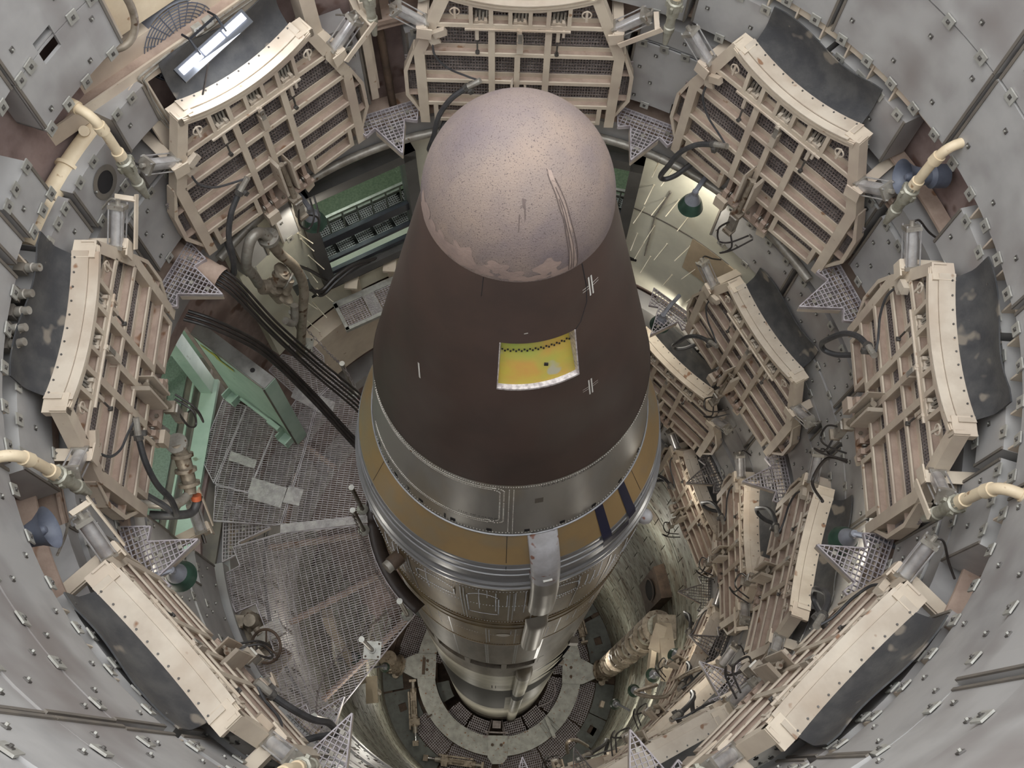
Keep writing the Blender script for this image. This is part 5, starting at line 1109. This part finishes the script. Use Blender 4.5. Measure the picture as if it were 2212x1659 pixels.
def jack(label, p, q):
    root = tag(empty('jack_strut', p), label, 'strut', 'jack struts around the launch ring'); p, q = V(p), V(q); o = -p; d = q - p; n = d.normalized(); s = n.cross(V((0, 0, 1))).normalized(); up = s.cross(n)
    b = MB(); b.obox(p + o + d * .36, d * .2, s * .10, up * .10); b.tube([p + o + d * .1, p + o + d * .18], .12, 10); b.tube([p + o + d * .55, p + o + d * .70], .13, 10); b.obox(p + o + d * .63, d * .05, s * .18, up * .12); b.build('jack_body', MACH, root)
    b = MB(); b.tube([p + o + d * .70, p + o + d * .80], .09, 10); b.tube([p + o, p + o + d * .1], .07, 10); b.build('collar', ZINC, root, True)
    b = MB(); b.tube([p + o + d * .80, p + o + d * .93], .05, 10); b.build('ram', CHROME, root, True)
    b = MB(); b.obox(p + o + d * .96, d * .04, s * .10, up * .10); b.obox(p + o - d * .02, d * .02, s * .12, up * .12); b.build('clevis', MACH, root)
    b = MB(); b.obox(p + o + d * .45 + s * .16, d * .3, s * .03, up * .06); b.tube([p + o + d * .3 + up * .12, p + o + d * .5 + up * .12], .06, 8); b.build('motor', MACH, root)
jack('jack strut standing left of the launch ring with bright ram', P(-101, 3.02, -34.05), P(-134, 3.78, -34.3))
jack('jack strut lying across the bottom edge of the picture', P(-172, 3.2, -34.1), P(-141, 3.85, -34.3))
jack('jack strut behind the missile at right of the ring', P(71, 3.12, -34.0), P(45, 3.6, -34.3))
# elbow ducts at the mount arms and the tall segmented duct at right
for lab, a in (('rusty elbow duct at the left mount arm', -91), ('rusty elbow duct at the right mount arm', 89)):
    root = tag(empty('elbow_duct', P(a, 3.75, -34)), lab, 'duct'); o = -V(root.location)
    b = MB(); b.tube([V(P(a, 3.5, -33.9)) + o, V(P(a, 3.72, -33.7)) + o, V(P(a - (2 if a > 0 else -2), 3.8, -33.2)) + o], [.28, .33, .30], 18); b.build('elbow', MACH, root, True)
    b = MB(); b.tube([V(P(a, 3.45, -33.95)) + o, V(P(a, 3.52, -33.9)) + o], .36, 18)
    b.build('joint_flange', MACH, root, True); b = MB()
    for k in range(8): c = V(P(a, 3.66, -33.5)) + o; b.tube([c + V((0, .28 * cos(k * .8), .28 * sin(k * .8))), c + V((-.1, .3 * cos(k * .8), .3 * sin(k * .8)))], .03, 6)
    b.build('flange_bolts', MACH, root, True)['kind'] = 'stuff'
    b = MB(); c = V(P(a + (6 if a > 0 else -5), 3.6, -34.2)) + o; b.tube([c, c + V((0, 0, .2))], .12, 10); b.obox(c + V((.1, .1, .12)), (.12, 0, 0), (0, .06, 0), (0, 0, .06)); b.build('drain_valve', MACH, root)
sd = tag(empty('segmented_duct', P(88, 3.4, -30)), 'tall segmented duct with bolted ring joints rising from the right mount arm', 'duct'); o = -V(sd.location)
pa, pb = V(P(88.5, 3.68, -33.2)), V(P(93.5, 3.5, -21.2)); 
b = MB(); b.tube([pa + o, pb + o], .25, 20); b.build('inner_pipe', NOZ, sd, True)
for k in range(7):
    t = .06 + .145 * k; c = pa + (pb - pa) * t; b = MB(); b.tube([c + o, c + (pb - pa) * .012 + o], .36, 20); b.tube([c + (pb - pa) * .05 + o, c + (pb - pa) * .062 + o], .36, 20); b.tube([c + (pb - pa) * .012 + o, c + (pb - pa) * .05 + o], .30, 20)
    for j in range(6): a = 2 * pi * j / 6; q = V((cos(a), sin(a), 0)) * .34; b.bar(c + q + o, c + q + (pb - pa) * .062 + o, .05, .05)
    b.build('ring_joint', MACH, sd, True)
b = MB(); b.obox(V(P(95.5, 3.55, -20.7)) + o, (.2, 0, 0), (0, .25, 0), (0, 0, .3)); b.build('top_box', MACH, sd)
b = MB(); b.bar(V(P(96, 3.5, -20.5)) + o, V(P(113, 3.7, -19.5)) + o, .3, .3); b.bar(V(P(99, 3.4, -21)) + o, V(P(113, 3.8, -23.0)) + o, .12, .2); b.bar(V(P(96, 3.4, -20.2)) + o, V(P(106, 3.3, -19.9)) + o, .25, .04); b.build('support_frame', CREAM, sd)
# square box with a round opening in the lower wall
vb = tag(empty('vent_box', P(76.5, 3.9, -23)), 'rusty square wall box with a round dark opening right of the missile', 'vent'); o = -V(vb.location)
def wl_(a, z, d=0): return V(P(a, 3.86 + d, z)) + o
b = MB(); b.arc(70.5, 82, 3.72, 3.98, -24.3, -21.9); b.v = [tuple(V(v) + o) for v in b.v]; b.build('box', RUST, vb)
b = MB(); c = V(P(76, 3.71, -23.0)) + o; i_ = -V(P(76, 1, 0)); t_ = i_.cross(V((0, 0, 1))); n = 28; vs = []
for k in range(n): d = t_ * cos(2 * pi * k / n) * .26 + V((0, 0, 1)) * sin(2 * pi * k / n) * .62; vs += [c + d * 1.05 + i_ * .05, c + d * .93 + i_ * .05]
b.add(vs, [(2 * k, 2 * k + 1, (2 * k + 3) % (2 * n), (2 * k + 2) % (2 * n)) for k in range(n)]); b.m = 1; b.add([c + (t_ * cos(2 * pi * k / n) * .25 + V((0, 0, 1)) * sin(2 * pi * k / n) * .59) + i_ * .012 for k in range(n)], [tuple(range(n))]); b.build('round_opening', [RUST, DARK], vb)
# standing beam with bracket beside the deck edge at bottom left
b = MB(); b.bar(P(-101, 3.62, -20), P(-113, 3.62, -24.2), .16, .14); b.bar(P(-98, 3.6, -19.6), P(-101.5, 3.6, -20.2), .2, .2); o = b.build('lamp_lit_beam', LIP); tag(o, 'bright cream beam standing on the wall below the lowered deck corner', 'beam')
b = MB(); b.bar(P(-110, 3.5, -25.4), P(-120, 3.7, -25.4), .3, .12); b.cyl(P(-115, 3.55, -26.6), P(-115, 3.55, -25.6), .09, 10); o = b.build('beam_bracket', PIPE); tag(o, 'yellowish bracket with a small cylinder beneath the bright cream beam', 'bracket')
b = MB(); b.box(-.1, .1, -.06, .06, -.25, .25); o = b.build('wall_stand', LIP); o.location = P(107, 3.7, -33.6); o.rotation_euler = (0, 0, -RAD(107)); tag(o, 'cream wall stand beside the lowest bell lamp of the stack', 'stand')
# guide track below the missile
b = MB(); b.bar((-.18, -1.7, -34.4), (-.30, -2.25, -34.0), .05, .06); b.bar((.18, -1.7, -34.4), (.30, -2.25, -34.0), .05, .06); b.bar((-.4, -2.1, -34.1), (.4, -2.1, -34.1), .05, .05); b.bar((-.45, -2.25, -34.0), (.45, -2.25, -34.0), .06, .05); b.obox((0, -1.85, -34.2), (.14, 0, 0), (0, .12, 0), (0, 0, .2)); o = b.build('guide_shoe', GRATED); tag(o, 'dark guide shoe with rails in front of the missile base', 'shoe')
b = MB(); b.tube([V(P(100 + 5 * k, 1.95 + .18 * sin(k * .62), -34.4)) for k in range(7)] , .03, 8); o = b.build('oval_hoop', GRATE, None, True); tag(o, 'bright bent hoop on the floor right of the missile base', 'hoop')
# loops of hose across the lower right platforms
for pts, lab in (([P(128, 3.2, -15.6), P(136, 3.0, -14.9), P(133, 3.3, -14.2), P(127, 3.3, -14.0), P(124, 3.42, -12.6)], 'brown hydraulic hose looping in front of the lower right corner gratings'),
                 ([P(150, 3.3, -18), P(155, 3.1, -16.5), P(158, 3.1, -16.3), P(157, 3.25, -17.6)], 'brown hose loop at the bottom edge right of the launch ring'),
                 ([P(104, 3.2, -8.9), P(97, 3.25, -9.5), P(94, 3.3, -9.2), P(96, 3.4, -8.9)], 'thin grey hose loop at right below the far right platform')):
    b = MB(); b.tube(spline(pts, 10), .03 if 'thin' not in lab else .018, 8); o = b.build('hydraulic_hose', CABLE if 'thin' in lab else MACH, None, True); tag(o, lab, 'hose')
